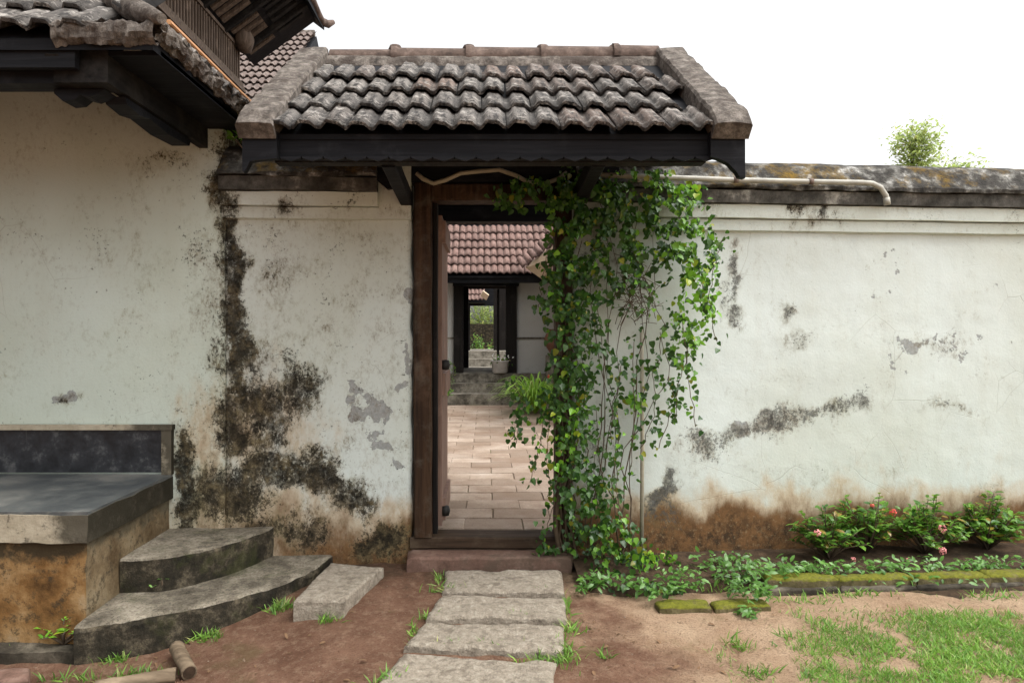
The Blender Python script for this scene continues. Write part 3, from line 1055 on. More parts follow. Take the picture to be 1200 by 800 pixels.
# frame
jl0, jl1, jr0, jr1 = -.447, -.305, .42, .527
MB().beam((-.392, .055, .165), (-.392, .055, 2.34), .11, .16, (0, -1, 0), 12, .006, .012).build('jamb', M['wood_jamb'], gate)
MB().beam((-.322, .11, .165), (-.322, .11, 2.24), .028, .10, (0, -1, 0), 6, .003, .004).build('jamb_stop', M['wood_dark_z'], gate)
MB().beam((.476, .055, .165), (.476, .055, 2.34), .102, .16, (0, -1, 0), 12, .006, .012).build('jamb', M['wood_jamb'], gate)
MB().beam((-.335, .055, 2.285), (.424, .055, 2.285), .16, .105, (0, 0, 1), 8, .003, .01).build('lintel', M['wood_jamb'], gate)
MB().beam((-.56, .06, 2.40), (.66, .06, 2.40), .15, .11, (0, 0, 1), 8, .003, .01).build('lintel', M['wood_dark'], gate)
MB().beam((-.47, .075, .128), (.545, .075, .128), .17, .072, (0, 0, 1), 12, .004, .008).build('threshold', M['wood_sill'], gate)
ww = MB().box(-.62, .70, .05, .30, 2.46, 2.72)
ww.build('wall_infill', M['wood_dark'], gate)
for x in (-.10, .20):
    MB().box(x, x + .16, -.005, .045, 2.47, 2.56).build('hanging_tile', M['terracotta'], gate)
# inward swung leaf
door = MB().box(-.322, -.284, .15, .78, .19, 2.17).build('door_leaf', M['wood_door'], gate)
for z0, z1 in ((.22, .36), (1.02, 1.16), (2.0, 2.14)):
    MB().box(-.2835, -.262, .17, .76, z0, z1).build('door_rail', M['wood_door'], door)
for z in (1.215, .28):
    MB().lathe([(0, -.034), (.022, -.03), (.03, 0), (.022, .03), (0, .034)], (-.262, .175, z), 10).build('door_pivot', M['black'], door)
# doorstep
ds = rough_slab([(-.47, -.16), (.50, -.16), (.56, .0), (-.485, .0)], .088, .15, 26, 8, 51.0, .004, .006)
tag(ds.build('doorstep', M['doorstep']), 'worn reddish stone doorstep below the gateway sill', 'step')

# ================================================================== VERANDA, STEPS
ver = thing('veranda_plinth', 'raised veranda bench with dark polished top against the cream wall', 'plinth', (-2.6, -.5, -.1))
YW = -.072                                         # face of the house wall
PT = .567
MB().box(-4.3, -1.90, -.955, YW - .002, PT - .02, PT).build('bench_top', M['platform'], ver)
lip = MB()
def rough_box(m, x0, x1, y0, y1, z0, z1, seed, a=.005, nx=24, nz=6, ny=12):
    def w(p): return (p[0] + a * fbm(p[0]*6, p[1]*6 + seed, p[2]*6, 3), p[1] + a * fbm(p[0]*6 + 4, p[1]*6, p[2]*6 + seed, 3), p[2] + a * fbm(p[0]*6, p[1]*6, p[2]*6 + seed + 7, 3))
    m.grid(lambda u, v: w((x0 + (x1-x0)*u, y0, z0 + (z1-z0)*v)), nx, nz)
    m.grid(lambda u, v: w((x1, y0 + (y1-y0)*u, z0 + (z1-z0)*v)), ny, nz)
    m.grid(lambda u, v: w((x0, y1 + (y0-y1)*u, z0 + (z1-z0)*v)), ny, nz)
    m.grid(lambda u, v: w((x0 + (x1-x0)*u, y0 + (y1-y0)*v, z1)), nx, ny)
    return m


pb_n = NT('bench_edge_plaster')
f1 = pb_n.noise(5, 8, .7)
c1 = pb_n.mix(pb_n.map(f1, .35, .65), (.42, .37, .28), (.28, .24, .17))
xz = pb_n.xyz()
rt = pb_n.math('ADD', pb_n.map(xz[0], -2.25, -1.9), pb_n.map(pb_n.noise(4, 7, .7), .3, .7, -.5, .5))
c1 = pb_n.mix(pb_n.map(rt, .3, .8, 0, .85), c1, (.03, .026, .018))
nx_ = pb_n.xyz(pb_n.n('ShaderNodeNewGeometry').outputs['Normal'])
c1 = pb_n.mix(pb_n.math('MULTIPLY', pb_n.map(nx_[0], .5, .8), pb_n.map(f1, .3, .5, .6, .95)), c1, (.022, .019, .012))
c1 = pb_n.mix(pb_n.map(pb_n.noise(12, 9, .8), .54, .62, 0, .8), c1, (.05, .042, .03))
pb_n.bsdf(c1, .9, pb_n.bump(pb_n.noise(25, 7, .7), .5, .01), .15)
M['bench_edge'] = pb_n.m
bb_n = NT('bench_base_plaster')
f1 = bb_n.noise(3.2, 8, .7)
c1 = bb_n.ramp(f1, (.32, (.055, .028, .010)), (.46, (.17, .088, .030)), (.58, (.27, .165, .072)), (.7, (.33, .25, .15)))
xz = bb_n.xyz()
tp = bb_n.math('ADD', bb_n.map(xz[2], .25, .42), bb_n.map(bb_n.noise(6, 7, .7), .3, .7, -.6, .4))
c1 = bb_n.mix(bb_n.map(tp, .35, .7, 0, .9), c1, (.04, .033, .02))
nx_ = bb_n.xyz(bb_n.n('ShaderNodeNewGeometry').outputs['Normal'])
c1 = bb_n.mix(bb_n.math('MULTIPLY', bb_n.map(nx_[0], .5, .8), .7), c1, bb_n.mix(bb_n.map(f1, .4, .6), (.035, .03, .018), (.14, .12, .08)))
c1 = bb_n.mix(bb_n.map(bb_n.noise(13, 9, .8), .52, .60, 0, .8), c1, (.045, .034, .02))
bb_n.bsdf(c1, .92, bb_n.bump(bb_n.noise(20, 8, .7), .6, .012), .15)
M['bench_base'] = bb_n.m
rough_box(lip, -4.3, -1.897, -.962, YW, PT - .146, PT - .014, 2.0, .006, 110, 8, 40)
lip.build('bench_edge', M['bench_edge'], ver)
bs = MB()
rough_box(bs, -4.28, -1.922, -.930, YW, -.16, PT - .14, 9.0, .007, 70, 20, 30)
bs.build('bench_base', M['bench_base'], ver)
ft = MB()
rough_box(ft, -4.3, -1.90, -1.03, -.90, -.25, -.068, 5.0, .012, 60, 4, 6)
ft.build('footing', M['step'], ver)
MB().box(-4.2, -1.955, YW - .016, YW - .003, PT + .012, .835).build('dado_panel', M['dado'], ver)
fr = MB().box(-4.2, -1.885, YW - .045, YW - .002, .838, .868).box(-1.952, -1.892, YW - .04, YW - .002, PT + .001, .8365)
fr.build('dado_border', M['bench_edge'], ver)


def curved_step(curve, ztop, zbot, corner, seed):
    cv = [Vector((*p, 0)) for p in curve]
    # smooth resample
    pts = []
    for i in range(len(cv) - 1):
        p0, p1, p2, p3 = cv[max(i-1, 0)], cv[i], cv[i+1], cv[min(i+2, len(cv)-1)]
        for k in range(8):
            t = k / 8
            pts.append(.5 * ((2*p1) + (p2-p0)*t + (2*p0-5*p1+4*p2-p3)*t*t + (3*p1-p0-3*p2+p3)*t**3))
    pts.append(cv[-1])
    C = Vector((*corner, 0))
    m = MB()
    rad = [0, .25, .5, .75, .93, .985, 1.0]
    n = len(pts)
    vs, fs = [], []
    for r in rad:
        for p in pts:
            q = C.lerp(p, r)
            vs.append((q.x, q.y, ztop + .006 * fbm(q.x * 5, q.y * 5, seed, 4) - ((.010 + .008 * fbm(q.x * 12, q.y * 12, seed + 5, 3)) if r == 1 else 0)))
    for zz, k in ((.12, 1.004), (.55, 1.0), (1.0, .995)):
        for p in pts:
            q = C + (p - C) * (k + .013 * fbm(p.x * 8, p.y * 8, seed + zz * 3, 5))
            vs.append((q.x, q.y, ztop + (zbot - ztop) * zz))
    for j in range(len(rad) + 2):
        for i in range(n - 1):
            a = j * n + i
            fs.append((a, a + n, a + n + 1, a + 1))
    m.add(vs, fs, True)
    m.sm = [(k // (n - 1)) < len(rad) - 2 for k in range(len(fs))]
    return m


st = thing('entrance_steps', 'two curved cement steps rising to the veranda bench', 'steps', (-1.5, -.5, -.1))
up = [(-1.915, -.645), (-1.80, -.632), (-1.68, -.595), (-1.516, -.455), (-1.39, -.257), (-1.318, -.09), (-1.30, -.04)]
lo = [(-1.915, -1.04), (-1.75, -.985), (-1.605, -.91), (-1.385, -.78), (-1.17, -.566), (-1.01, -.30), (-.95, -.06), (-.945, -.02)]
curved_step(up, .238, .04, (-1.92, -.02), 1.0).build('step', M['step_worn_shaded'], st)
curved_step(lo, .060, -.22, (-1.92, -.02), 6.0).build('step', M['step_worn_shaded'], st)

# ================================================================== VERANDA HOUSE
house = thing('veranda_house', 'cream walled house with hipped tile porch roof and latticed upper storey', 'house', (-3.0, 1.5, -.1))
hw = wall_body('wall', -4.4, -1.592, -.2, 2.80, lambda x: YW, M['plaster_cream'], house, back=5.5, seed=13.0, rag1=.008, res=.035, zt=lambda x: min(3.5, 2.63 + (-1.45 - x) * .78))
stain_attr(hw, mould_l, damp_l, peel_l, .24)
hp = R(38); ch, sh, th_ = math.cos(hp), math.sin(hp), math.tan(hp)
HX, HY, HZ = -1.45, -1.24, 2.70
rise = 1.74
rf = MB()
for dz, fl in ((0, False), (-.05, True)):
    v = [(-5, HY, HZ+dz), (HX, HY, HZ+dz), (HX - rise, HY + rise, HZ + rise*th_+dz), (-5, HY + rise, HZ + rise*th_+dz), (HX, 5.6, HZ+dz), (HX - rise, 5.6, HZ + rise*th_+dz)]
    rf.add(v, [(0, 1, 2, 3), (1, 4, 5, 2)] if not fl else [(3, 2, 1, 0), (2, 5, 4, 1)])
rf.add([(-5, HY, HZ), (HX, HY, HZ), (HX, HY, HZ - .05), (-5, HY, HZ - .05), (HX, 5.6, HZ), (HX, 5.6, HZ - .05)], [(3, 2, 1, 0), (2, 5, 4, 1)])
hroof = rf.build('roof', M['wood_dark'], house)
TH = [tile_mesh('tile', .266, .345, .036, M['tile_gate'], nseg=14, seed=10 + k) for k in range(3)]
ncol = 11
lay_tiles(hroof, (-4.30, HY - .03, HZ + .005), (1, 0, 0), (0, ch, sh), ncol, 4, .258, .292, TH,
          skip=lambda r, c: -4.30 + .258 * (c + .5 + (.5 if r % 2 else 0)) > HX - .20 - r * .292 * ch)
lay_tiles(hroof, (HX + .03, HY + .15, HZ + .01), (0, 1, 0), (-ch, 0, sh), 17, 2, .258, .292, TH, jit=2.5,
          skip=lambda r, c: HY + .15 + .258 * c < HY + .1 + r * .3)
me_ = MB()
NS = 420
def edge_fn(u, v):
    y = HY - .02 + u * 5.2
    a = v * 2 * math.pi
    rx = .035 + .03 * fbm(y * 17, a * 1.5, 1, 5); rz = .05 + .03 * fbm(y * 19, a * 1.6, 5, 5)
    return (HX + .015 + math.sin(a) * rx, y, HZ + .045 + math.cos(a) * rz)
me_.grid(edge_fn, NS, 18, False)
me_.build('eave_mortar', M['mortar'], hroof)
MB().beam((HX + .012, HY + .10, HZ + .118), (HX + .012, 4.0, HZ + .118), .04, .022, seg=30, jit=.006).build('eave_strip', M['strip'], hroof)
hip = MB()
pts, rs = [], []
for k in range(16):
    t = -.07 + k * .11
    lift = .05 * max(0, 1 - k / 4) ** 2
    pts.append((HX - t, HY + t, HZ + .06 + t * th_ + lift)); rs.append((.052 if k > 2 else (.022, .046, .056)[k]) * (1 + .07 * mn.noise(Vector((k * 1.3, 0, 0)))))
hip.tube(pts, rs, 12)
hip.build('hip_cap', M['mortar'], hroof)
MB().grid(lambda u, v: (lambda x, a: (x, HY - .005 + math.sin(a) * (.04 + .02 * fbm(x * 18, a, 2, 4)), HZ + .02 + math.cos(a) * (.05 + .025 * fbm(x * 17, a * 1.5, 7, 4))))(HX - .42 + u * .44, v * 2 * math.pi), 60, 14, False).build('eave_mortar', M['mortar'], hroof)
# timber below the eave
MB().box(-4.6, -1.93, -1.155, -1.045, 2.536, 2.69).build('eave_beam', M['wood_dark'], hroof)
MB().box(-4.6, -1.80, -1.225, -1.19, 2.58, 2.705).build('fascia_board', M['wood_dark'], hroof)
MB().box(-1.925, -1.684, -1.175, -1.04, 2.533, 2.735).build('beam_end', M['wood_eave'], hroof)
MB().box(-1.74, -1.688, -1.035, -.05, 2.538, 2.70).build('eave_beam', M['wood_eave'], hroof)
MB().box(-1.683, HX + .0, -1.17, 2.0, 2.655, 2.675).build('soffit', M['wood_dark'], hroof)
fix_normals(MB().prism([(-1.97, 2.53), (-1.97, 2.51), (-1.93, 2.475), (-1.88, 2.48), (-1.85, 2.505), (-1.81, 2.495), (-1.77, 2.51), (-1.74, 2.53)], 1, -1.10, -1.0).build('corbel', M['wood_dark'], hroof))
fix_normals(MB().prism([(-1.0, 2.53), (-.98, 2.50), (-.86, 2.485), (-.76, 2.50), (-.55, 2.48), (-.30, 2.49), (-.28, 2.53)], 0, -1.80, -1.70).build('corbel', M['wood_dark'], hroof))
for k in range(9):
    x = -4.3 + k * .3
    MB().beam((x, HY + .03, HZ - .09), (x, -.1, HZ + .8), .06, .07).build('rafter', M['wood_eave'], hroof)
# upper storey
UX = -3.2
upper = MB().box(-6.0, UX - .03, .52, 4.6, 3.9, 6.5).build('upper_storey', M['wood_eave'], house)
MB().box(UX - .02, UX + .05, .5, 4.62, 4.30, 4.50).build('floor_band_and_shade_strip', M['wood_lattice'], upper)
MB().box(UX - .02, UX + .02, .5, 4.61, 4.10, 4.26).build('floor_band_and_shade_strip', M['wood_dark'], upper)  # dark strip imitating the shaded gap below the floor band
for z0, z1, p in ((4.515, 4.545, .09), (4.56, 4.59, .075), (4.605, 4.64, .06), (5.04, 5.08, .05)):
    MB().box(UX - .02, UX + p, .5, 4.60 + p * .3, z0, z1).build('lattice_rail', M['wood_lattice'], upper)
sl = MB().beam((0, 0, 0), (0, 0, .405), .028, .028, (0, 1, 0), 1, 0, .004).mesh('lattice_slat', M['wood_lattice'])
for k in range(56):
    inst('lattice_slat', sl, Matrix.Translation((UX + .02, .56 + k * .0725, 4.638)) @ Matrix.Rotation(random.uniform(-.02, .02), 4, 'X'), upper)
MB().box(UX - .025, UX - .015, .52, 4.58, 4.64, 5.05).build('lattice_backing', M['black'], upper)
EXu, EZu = -2.33, 5.74
so = MB().add([(UX, -.5, 5.10), (EXu, -.5, EZu), (EXu, 5.2, EZu), (UX, 5.2, 5.10)], [(0, 1, 2, 3)])
so.build('sloping_soffit', M['wood_dark'], upper)
sv = Vector((EXu - UX, 0, EZu - 5.10))
for k in range(34):                                # carved struts in two tiers along the soffit
    y = -.3 + k * .155
    a = Vector((UX + .02, y, 5.09)); 
    t0, t1 = ((.05, .42) if k % 4 else (.0, .95))
    MB().beam(a + sv * t0, a + sv * t1, .07 if k % 4 else .06, .05 if k % 4 else .10).build('strut', M['wood_lattice'] if k % 4 else M['wood_eave'], upper)
    if k % 4:
        MB().beam(a + sv * .5, a + sv * .86, .07, .05).build('strut', M['wood_eave'], upper)
ur = MB()
ur.add([(EXu + .06, -.6, EZu - .02), (EXu + .06, 5.35, EZu - .02), (-5.2, 5.35, EZu + 2.2), (-5.2, -.6, EZu + 2.2)], [(0, 1, 2, 3)])
ur.add([(EXu + .06, -.6, EZu - .09), (EXu + .06, 5.35, EZu - .09), (-5.2, 5.35, EZu + 2.1), (-5.2, -.6, EZu + 2.1)], [(3, 2, 1, 0)])
ur.add([(EXu + .06, 5.35, EZu - .02), (EXu + .06, 5.35, EZu - .09), (-5.2, 5.35, EZu + 2.1), (-5.2, 5.35, EZu + 2.2)], [(0, 1, 2, 3)])
ur.add([(EXu + .06, -.6, EZu - .02), (EXu + .06, -.6, EZu - .09), (EXu + .06, 5.35, EZu - .09), (EXu + .06, 5.35, EZu - .02)], [(0, 1, 2, 3)])
ur.build('upper_roof', M['wood_dark'], house)
MB().tube([(EXu + .04, y, EZu + .01 + .02 * math.sin(y * 7)) for y in np.arange(-.6, 5.4, .15)] + [(EXu + .10, 5.42, EZu + .03), (EXu + .17, 5.46, EZu + .08)], [.06] * 40 + [.055, .03], 8).build('eave_roll', M['ridge'], upper)
pp = P(284, 47, 4.45)
MB().tube([(-3.18, 4.45, pp.z), (-3.12, 4.45, pp.z), (-3.02, 4.45, pp.z), (-2.96, 4.45, pp.z)], [.06, .16, .16, .05], 16).build('carved_boss', M['wood_lattice'], upper)

# far palace roof behind ------------------------------------------------
bk = thing('palace_block', 'far roof of many small tiles rising behind the gate roof and the lattice', 'building', (-6, 9.4, 0))
MB().box(-8.5, -3.55, 5.9, 13, -.05, 4.3).build('wall', M['plaster_far'], bk)
br = MB().prism([(5.3, 4.08), (9.3, 7.28), (13.3, 4.08), (13.3, 4.02), (5.3, 4.02)], 0, -8.9, -3.36)
br = fix_normals(br.build('roof', M['wood_dark'], bk))
bp = math.atan2(3.2, 4.0)
tile_field('tile_rows', br, (-8.9, 5.27, 4.12), (1, 0, 0), (0, math.cos(bp), math.sin(bp)), 5.55, 17, .25, .302, M['tile_far'], .04, .05)
MB().tube([(x, 9.3, 7.34) for x in np.arange(-8.9, -3.3, .25)], .07, 8).build('ridge', M['mortar'], br)
for k in range(5):
    MB().box(-8.2 + k * .9, -7.8 + k * .9, 5.86, 5.895, 2.4, 3.6).build('window', M['wood_dark_z'], bk)

# ================================================================== COURTYARD HOUSE
ch1 = thing('courtyard_house', 'grey white courtyard house with red tiled roof seen through the gateway', 'house', (0, 10, FZ))
FY = 9.3
for x0, x1 in ((-4.2, -.612), (.592, 4.2)):
    w = wall_body('wall', x0, x1, .05, 2.52, lambda x: FY, M['plaster_far'], ch1, back=.3, seed=21 + x0, res=.09)
    stain_attr(w, [('B', 640, 435, 60, 60, .42)], lambda px, py: np.clip((py - 560) / 90, 0, .7), [], .2)
    MB().box(x0 + .01, x1 - .01, FY - .03, FY - .014, 1.30, 1.335).build('dado_line', M['plinth'], ch1)
MB().beam((-.55, FY, .64), (-.55, FY, 2.50), .19, .24, (0, -1, 0)).build('door_jamb', M['wood_dark_z'], ch1)
MB().beam((.49, FY, .64), (.49, FY, 2.50), .21, .24, (0, -1, 0)).build('door_jamb', M['wood_dark_z'], ch1)
MB().box(-.66, .64, FY - .13, FY + .11, 2.345, 2.52).build('door_lintel', M['wood_dark'], ch1)
MB().box(-4.3, 4.3, 8.62, 8.68, 2.36, 2.50).build('fascia_board', M['wood_dark'], ch1)
MB().box(-4.2, 4.2, FY - .12, FY + .2, 2.525, 2.62).build('wall_plate', M['wood_dark'], ch1)
MB().box(-.75, -.63, FY + .31, 11.3, .1, 2.6).build('passage_wall', M['wood_dark_z'], ch1)
MB().box(.62, .75, FY + .31, 11.3, .1, 2.6).build('passage_wall', M['wood_dark_z'], ch1)
MB().box(.22, .26, FY + .2, FY + .95, .66, 2.30).build('door_leaf', M['wood_dark_z'], ch1)
MB().box(-.62, .61, FY - .13, 11.4, .3, .632).build('passage_floor', M['plinth'], ch1)
MB().box(-.62, -.40, 11.05, 11.2, .64, 2.6).build('passage_post', M['wood_dark_z'], ch1)
fy0, fz0, fyr, fzr = 8.5, 2.50, 10.1, 3.74
fpit = math.atan2(fzr - fz0, fyr - fy0)
cr = fix_normals(MB().prism([(fy0 + .05, fz0 - .05), (fyr, fzr - .05), (11.75, fz0 - .05), (11.75, fz0 - .02), (fyr, fzr - .015), (fy0 + .05, fz0 - .015)], 0, -4.4, 4.4).build('roof', M['wood_dark'], ch1))
TF = [tile_mesh('tile', .256, .34, .04, M['tile_red'], nseg=10, seed=30 + k) for k in range(3)]
lay_tiles(cr, (-1.55, fy0, fz0), (1, 0, 0), (0, math.cos(fpit), math.sin(fpit)), 13, 6, .25, .30, TF, stagger=.0)
for a, b in ((-4.4, 2.85), (1.7, 2.7)):
    tile_field('tile_rows', cr, (a, fy0, fz0 + .02), (1, 0, 0), (0, math.cos(fpit), math.sin(fpit)), b, 6, .25, .30, M['tile_red'], .04, .04)
MB().tube([(x, fyr, fzr + .03 + .02 * (k % 2)) for k, x in enumerate(np.arange(-4.4, 4.45, .22))], .12, 10).build('ridge', M['ridge'], cr)
vg = [P(616, 314, 8.25), P(635, 327, 8.2), P(662, 297, 7.3), P(662, 278, 7.35)]
vb = MB().add(vg + [p + Vector((.02, .06, .05)) for p in vg], [(0, 1, 2, 3), (7, 6, 5, 4), (0, 4, 5, 1), (1, 5, 6, 2), (2, 6, 7, 3), (3, 7, 4, 0)])
M['cream'] = mat_flat('cream_board', (.62, .48, .34), .7, .15)
fix_normals(vb.build('valley_board', M['cream'], cr))
for k in range(4):
    t = .08 + k * .28
    p = vg[0].lerp(vg[3], t)
    inst('tile', TF[k % 3], Matrix.Translation(p + Vector((0, .0, .02))) @ Matrix.Rotation(R(-28), 4, 'Y') @ Matrix.Rotation(R(35), 4, 'X'), cr)
wg = MB().add([(1.10, 4.6, 2.44), (1.10, 8.5, 2.44), (3.3, 8.5, 4.14), (3.3, 4.6, 4.14), (1.10, 4.6, 2.49), (1.10, 8.5, 2.49), (3.3, 8.5, 4.19), (3.3, 4.6, 4.19)], [(0, 1, 2, 3), (7, 6, 5, 4), (0, 4, 5, 1), (1, 5, 6, 2), (2, 6, 7, 3), (3, 7, 4, 0)])
wing = fix_normals(wg.build('wing_roof', M['cream'], ch1))
wp_ = math.atan2(1.7, 2.2)
tile_field('tile_rows', wing, (1.06, 8.5, 2.51), (0, -1, 0), (math.cos(wp_), 0, math.sin(wp_)), 3.9, 9, .25, .30, M['tile_red'], .04, .04)
w = wall_body('wing_wall', 2.05, 4.2, .05, 2.9, lambda x: 4.9, M['plaster_far'], ch1, back=4.3, seed=44, res=.2)
stain_attr(w, [], None, [], .2)
pl = MB()
rough_box(pl, -4.2, 4.2, 9.06, 9.31, .0, .625, 3, .012, 60, 6, 4)
pl.build('plinth', M['plinth'], ch1)
for y0, y1, zt, seed in ((8.72, 9.06, .46, 1), (8.38, 8.74, .29, 2)):
    q = MB(); rough_box(q, -.92, .58, y0, y1, .02, zt, seed, .012, 24, 5, 6)
    q.build('step', M['plinth'], ch1)

# second house, far end of the passage
ch2 = thing('inner_house', 'dark timber house with a small doorway, at the far end of the passage', 'house', (0, 18, 0))
MB().box(-4, -.53, 17.8, 18.1, 0, 2.9).build('wall', M['wood_dark_z'], ch2)
MB().box(.23, 4, 17.8, 18.1, 0, 2.9).build('wall', M['wood_dark_z'], ch2)
MB().box(-.53, .23, 17.8, 18.1, 2.30, 2.9).build('door_lintel', M['wood_dark'], ch2)
MB().box(-1.6, 1.6, 16.7, 19.6, 0, .86).build('plinth', M['plinth'], ch2)
MB().box(-1.2, 1.0, 16.2, 16.7, 0, .64).build('step', M['plinth'], ch2)
MB().box(-1.2, 1.0, 15.7, 16.2, 0, .42).build('step', M['plinth'], ch2)
r2 = MB().box(-4, -.05, 16.85, 18.2, 2.36, 2.39).build('roof', M['wood_dark'], ch2)
tile_field('tile_rows', r2, (-4, 16.8, 2.40), (1, 0, 0), (0, .78, .62), 3.95, 5, .25, .3, M['tile_red'], .04, .05)
p0 = [P(563, 347, 16.7), P(570, 352, 16.7), P(573, 346, 16.6), P(566, 341, 16.6)]
fix_normals(MB().add(p0 + [p + Vector((0, .1, .03)) for p in p0], [(0, 1, 2, 3), (7, 6, 5, 4), (0, 4, 5, 1), (1, 5, 6, 2), (2, 6, 7, 3), (3, 7, 4, 0)]).build('verge_board', M['cream'], r2))
gwall = MB().box(-4, 4, 24.0, 24.25, -.03, 1.80)
go = gwall.build('garden_wall', M['plaster_far'])
tag(go, 'pale low garden wall glimpsed through the farthest doorway', 'wall')
go.data.color_attributes.new('stain', 'FLOAT_COLOR', 'POINT')

# pots in the courtyard
pot = thing('planter_pot', 'white cement planter with small white flowers on the courtyard house sill', 'planter', (.285, 9.15, .632))
q = P(586, 431, 9.12)
MB().lathe([(.0, 0), (.13, 0), (.15, .03), (.165, .22), (.175, .235), (.17, .25), (.145, .245), (.14, .20), (0, .20)], (q.x, 9.12, .634), 18).build('pot', M['pot'], pot)
pn = 90
pos = np.array([q.x, 9.12, .86]) + rng.normal(0, 1, (pn, 3)) * (.09, .07, .05)
leaves('foliage', 'oval', pos, rng.normal(0, 1, (pn, 3)) + (0, -.6, .8), rng.normal(0, 1, (pn, 3)), rng.uniform(.04, .08, pn), M['bush'], pot)
pos = np.array([q.x, 9.08, .92]) + rng.normal(0, 1, (26, 3)) * (.11, .06, .04)
leaves('flowers', 'small', pos, rng.normal(0, .5, (26, 3)) + (0, -1, .6), rng.normal(0, 1, (26, 3)), rng.uniform(.03, .05, 26), M['white'], pot)
urn = thing('clay_urn', 'dark terracotta urn on a stone pedestal in the courtyard', 'urn', (1.3, 8.5, FZ))
MB().lathe([(0, 0), (.12, 0), (.14, .04), (.23, .18), (.26, .30), (.22, .40), (.15, .45), (.18, .49), (.16, .49), (.12, .44), (0, .40)], (1.33, 8.5, 1.0), 20).build('vessel', M['terracotta'], urn)
q = MB(); rough_box(q, 1.12, 1.54, 8.3, 8.7, FZ - .02, 1.0, 4, .01, 8, 12, 8); q.build('pedestal', M['plinth'], urn)


def strap_clump(name, label, c, n, L, mat, flowers=None):
    """arching strap leaves from one crown"""
    root = thing(name, label, 'plant', c)
    m = MB()
    for k in range(n):
        a = random.uniform(0, 2 * math.pi); l = L * random.uniform(.55, 1.1); w = .016 * random.uniform(.7, 1.4)
        out = random.uniform(.35, 1.0); h = l * random.uniform(.45, .95)
        side = Vector((-math.sin(a), math.cos(a), 0)) * w
        pts = []
        for i in range(7):
            t = i / 6
            pts.append(Vector(c) + Vector((math.cos(a) * out * l * t, math.sin(a) * out * l * t, h * (2.2 * t - 1.7 * t * t))))
        vs, fs = [], []
        for i, p in enumerate(pts):
            k2 = 1 - (i / 6) ** 2 * .95
            vs += [p - side * k2, p + side * k2]
        for i in range(6): fs.append((2*i, 2*i+1, 2*i+3, 2*i+2))
        m.add(vs, fs, True)
    tag(m.build('strap_leaves', mat, root), kind='stuff')
    if flowers:
        f = MB()
        for k in range(flowers):
            p = Vector(c) + Vector((random.uniform(-.2, .3), random.uniform(-.3, 0), random.uniform(.35, .62)))
            f.lathe([(0, -.03), (.028, 0), (.02, .03), (0, .045)], p, 6)
        f.build('flowers', M['red'], root)
    return root


strap_clump('strap_leaf_plant', 'bright green clump of arching strap leaves beside the courtyard steps', (.80, 7.0, FZ), 300, .92, M['spider'])
strap_clump('strap_leaf_plant', 'strap leaved plant with red buds in front of the clay urn', (1.25, 7.5, FZ), 110, .70, M['spider'], 3)


def leafy_shrub(name, label, base, shoots, h, spread_, lsize, mat, cat='shrub', group=None, per=9, lean=(0, 0)):
    root = thing(name, label, cat, base, group)
    st_, P_, N_, T_, S_ = MB(), [], [], [], []
    tops = []
    for k in range(shoots):
        a = random.uniform(0, 6.283); rr = spread_ * math.sqrt(random.random())
        z = h * (1 - .55 * (rr / spread_) ** 2) * random.uniform(.5, 1.05)
        tip = Vector(base) + Vector((math.cos(a) * rr + lean[0] * z, math.sin(a) * rr * .7 + lean[1] * z, z))
        mid = Vector(base).lerp(tip, .5) + Vector((random.uniform(-.02, .02), random.uniform(-.02, .02), .02))
        st_.tube([base, mid, tip], [.006, .004, .002], 5)
        tops.append(tip)
        for j in range(per):
            t = 1 - (j / per) * .55
            p = (Vector(base).lerp(mid, t * 2) if t < .5 else mid.lerp(tip, t * 2 - 1))
            b = random.uniform(0, 6.283)
            d = Vector((math.cos(b), math.sin(b), random.uniform(.1, .9)))
            P_.append(p); T_.append(d); N_.append(Vector((-d.x * .5, -d.y * .5, 1)) + Vector((random.gauss(0, .3), random.gauss(0, .3), 0)))
            S_.append(lsize * random.uniform(.6, 1.2))
    st_.build('stems', M['stem'], root)
    leaves('foliage', 'oval', P_, N_, T_, S_, mat, root, True)
    return root, tops


def flower_head(root, c, r, mat, n=26):
    d = rng.normal(0, 1, (n, 3)); d[:, 1] -= .7; d[:, 2] += .5
    d /= np.linalg.norm(d, axis=1, keepdims=True)
    pos = np.array(c) + d * r * .7
    leaves('flower_head', 'small', pos, d, rng.normal(0, 1, (n, 3)), np.full(n, r * .75), mat, root)


leafy_shrub('courtyard_shrub', 'small shrub with white flowers by the courtyard wall behind the door leaf', (-.78, 8.2, FZ), 22, .75, .22, .09, M['bush'])
r_, tp = leafy_shrub('courtyard_shrub', 'leggy shrub against the courtyard wall left of its dark doorway', (-.74, 8.85, FZ), 12, 1.25, .18, .09, M['bush'])
leafy_shrub('garden_tree', 'leafy tree behind the low garden wall beyond the farthest doorway', (.3, 26.5, 0), 150, 4.6, 2.4, .22, M['tree'], 'tree', per=16)
bush_far, _ = leafy_shrub('garden_bush', 'bush in the garden beyond the farthest doorway', (-.15, 22.6, 0), 60, 1.5, .9, .14, M['bush'], per=12)

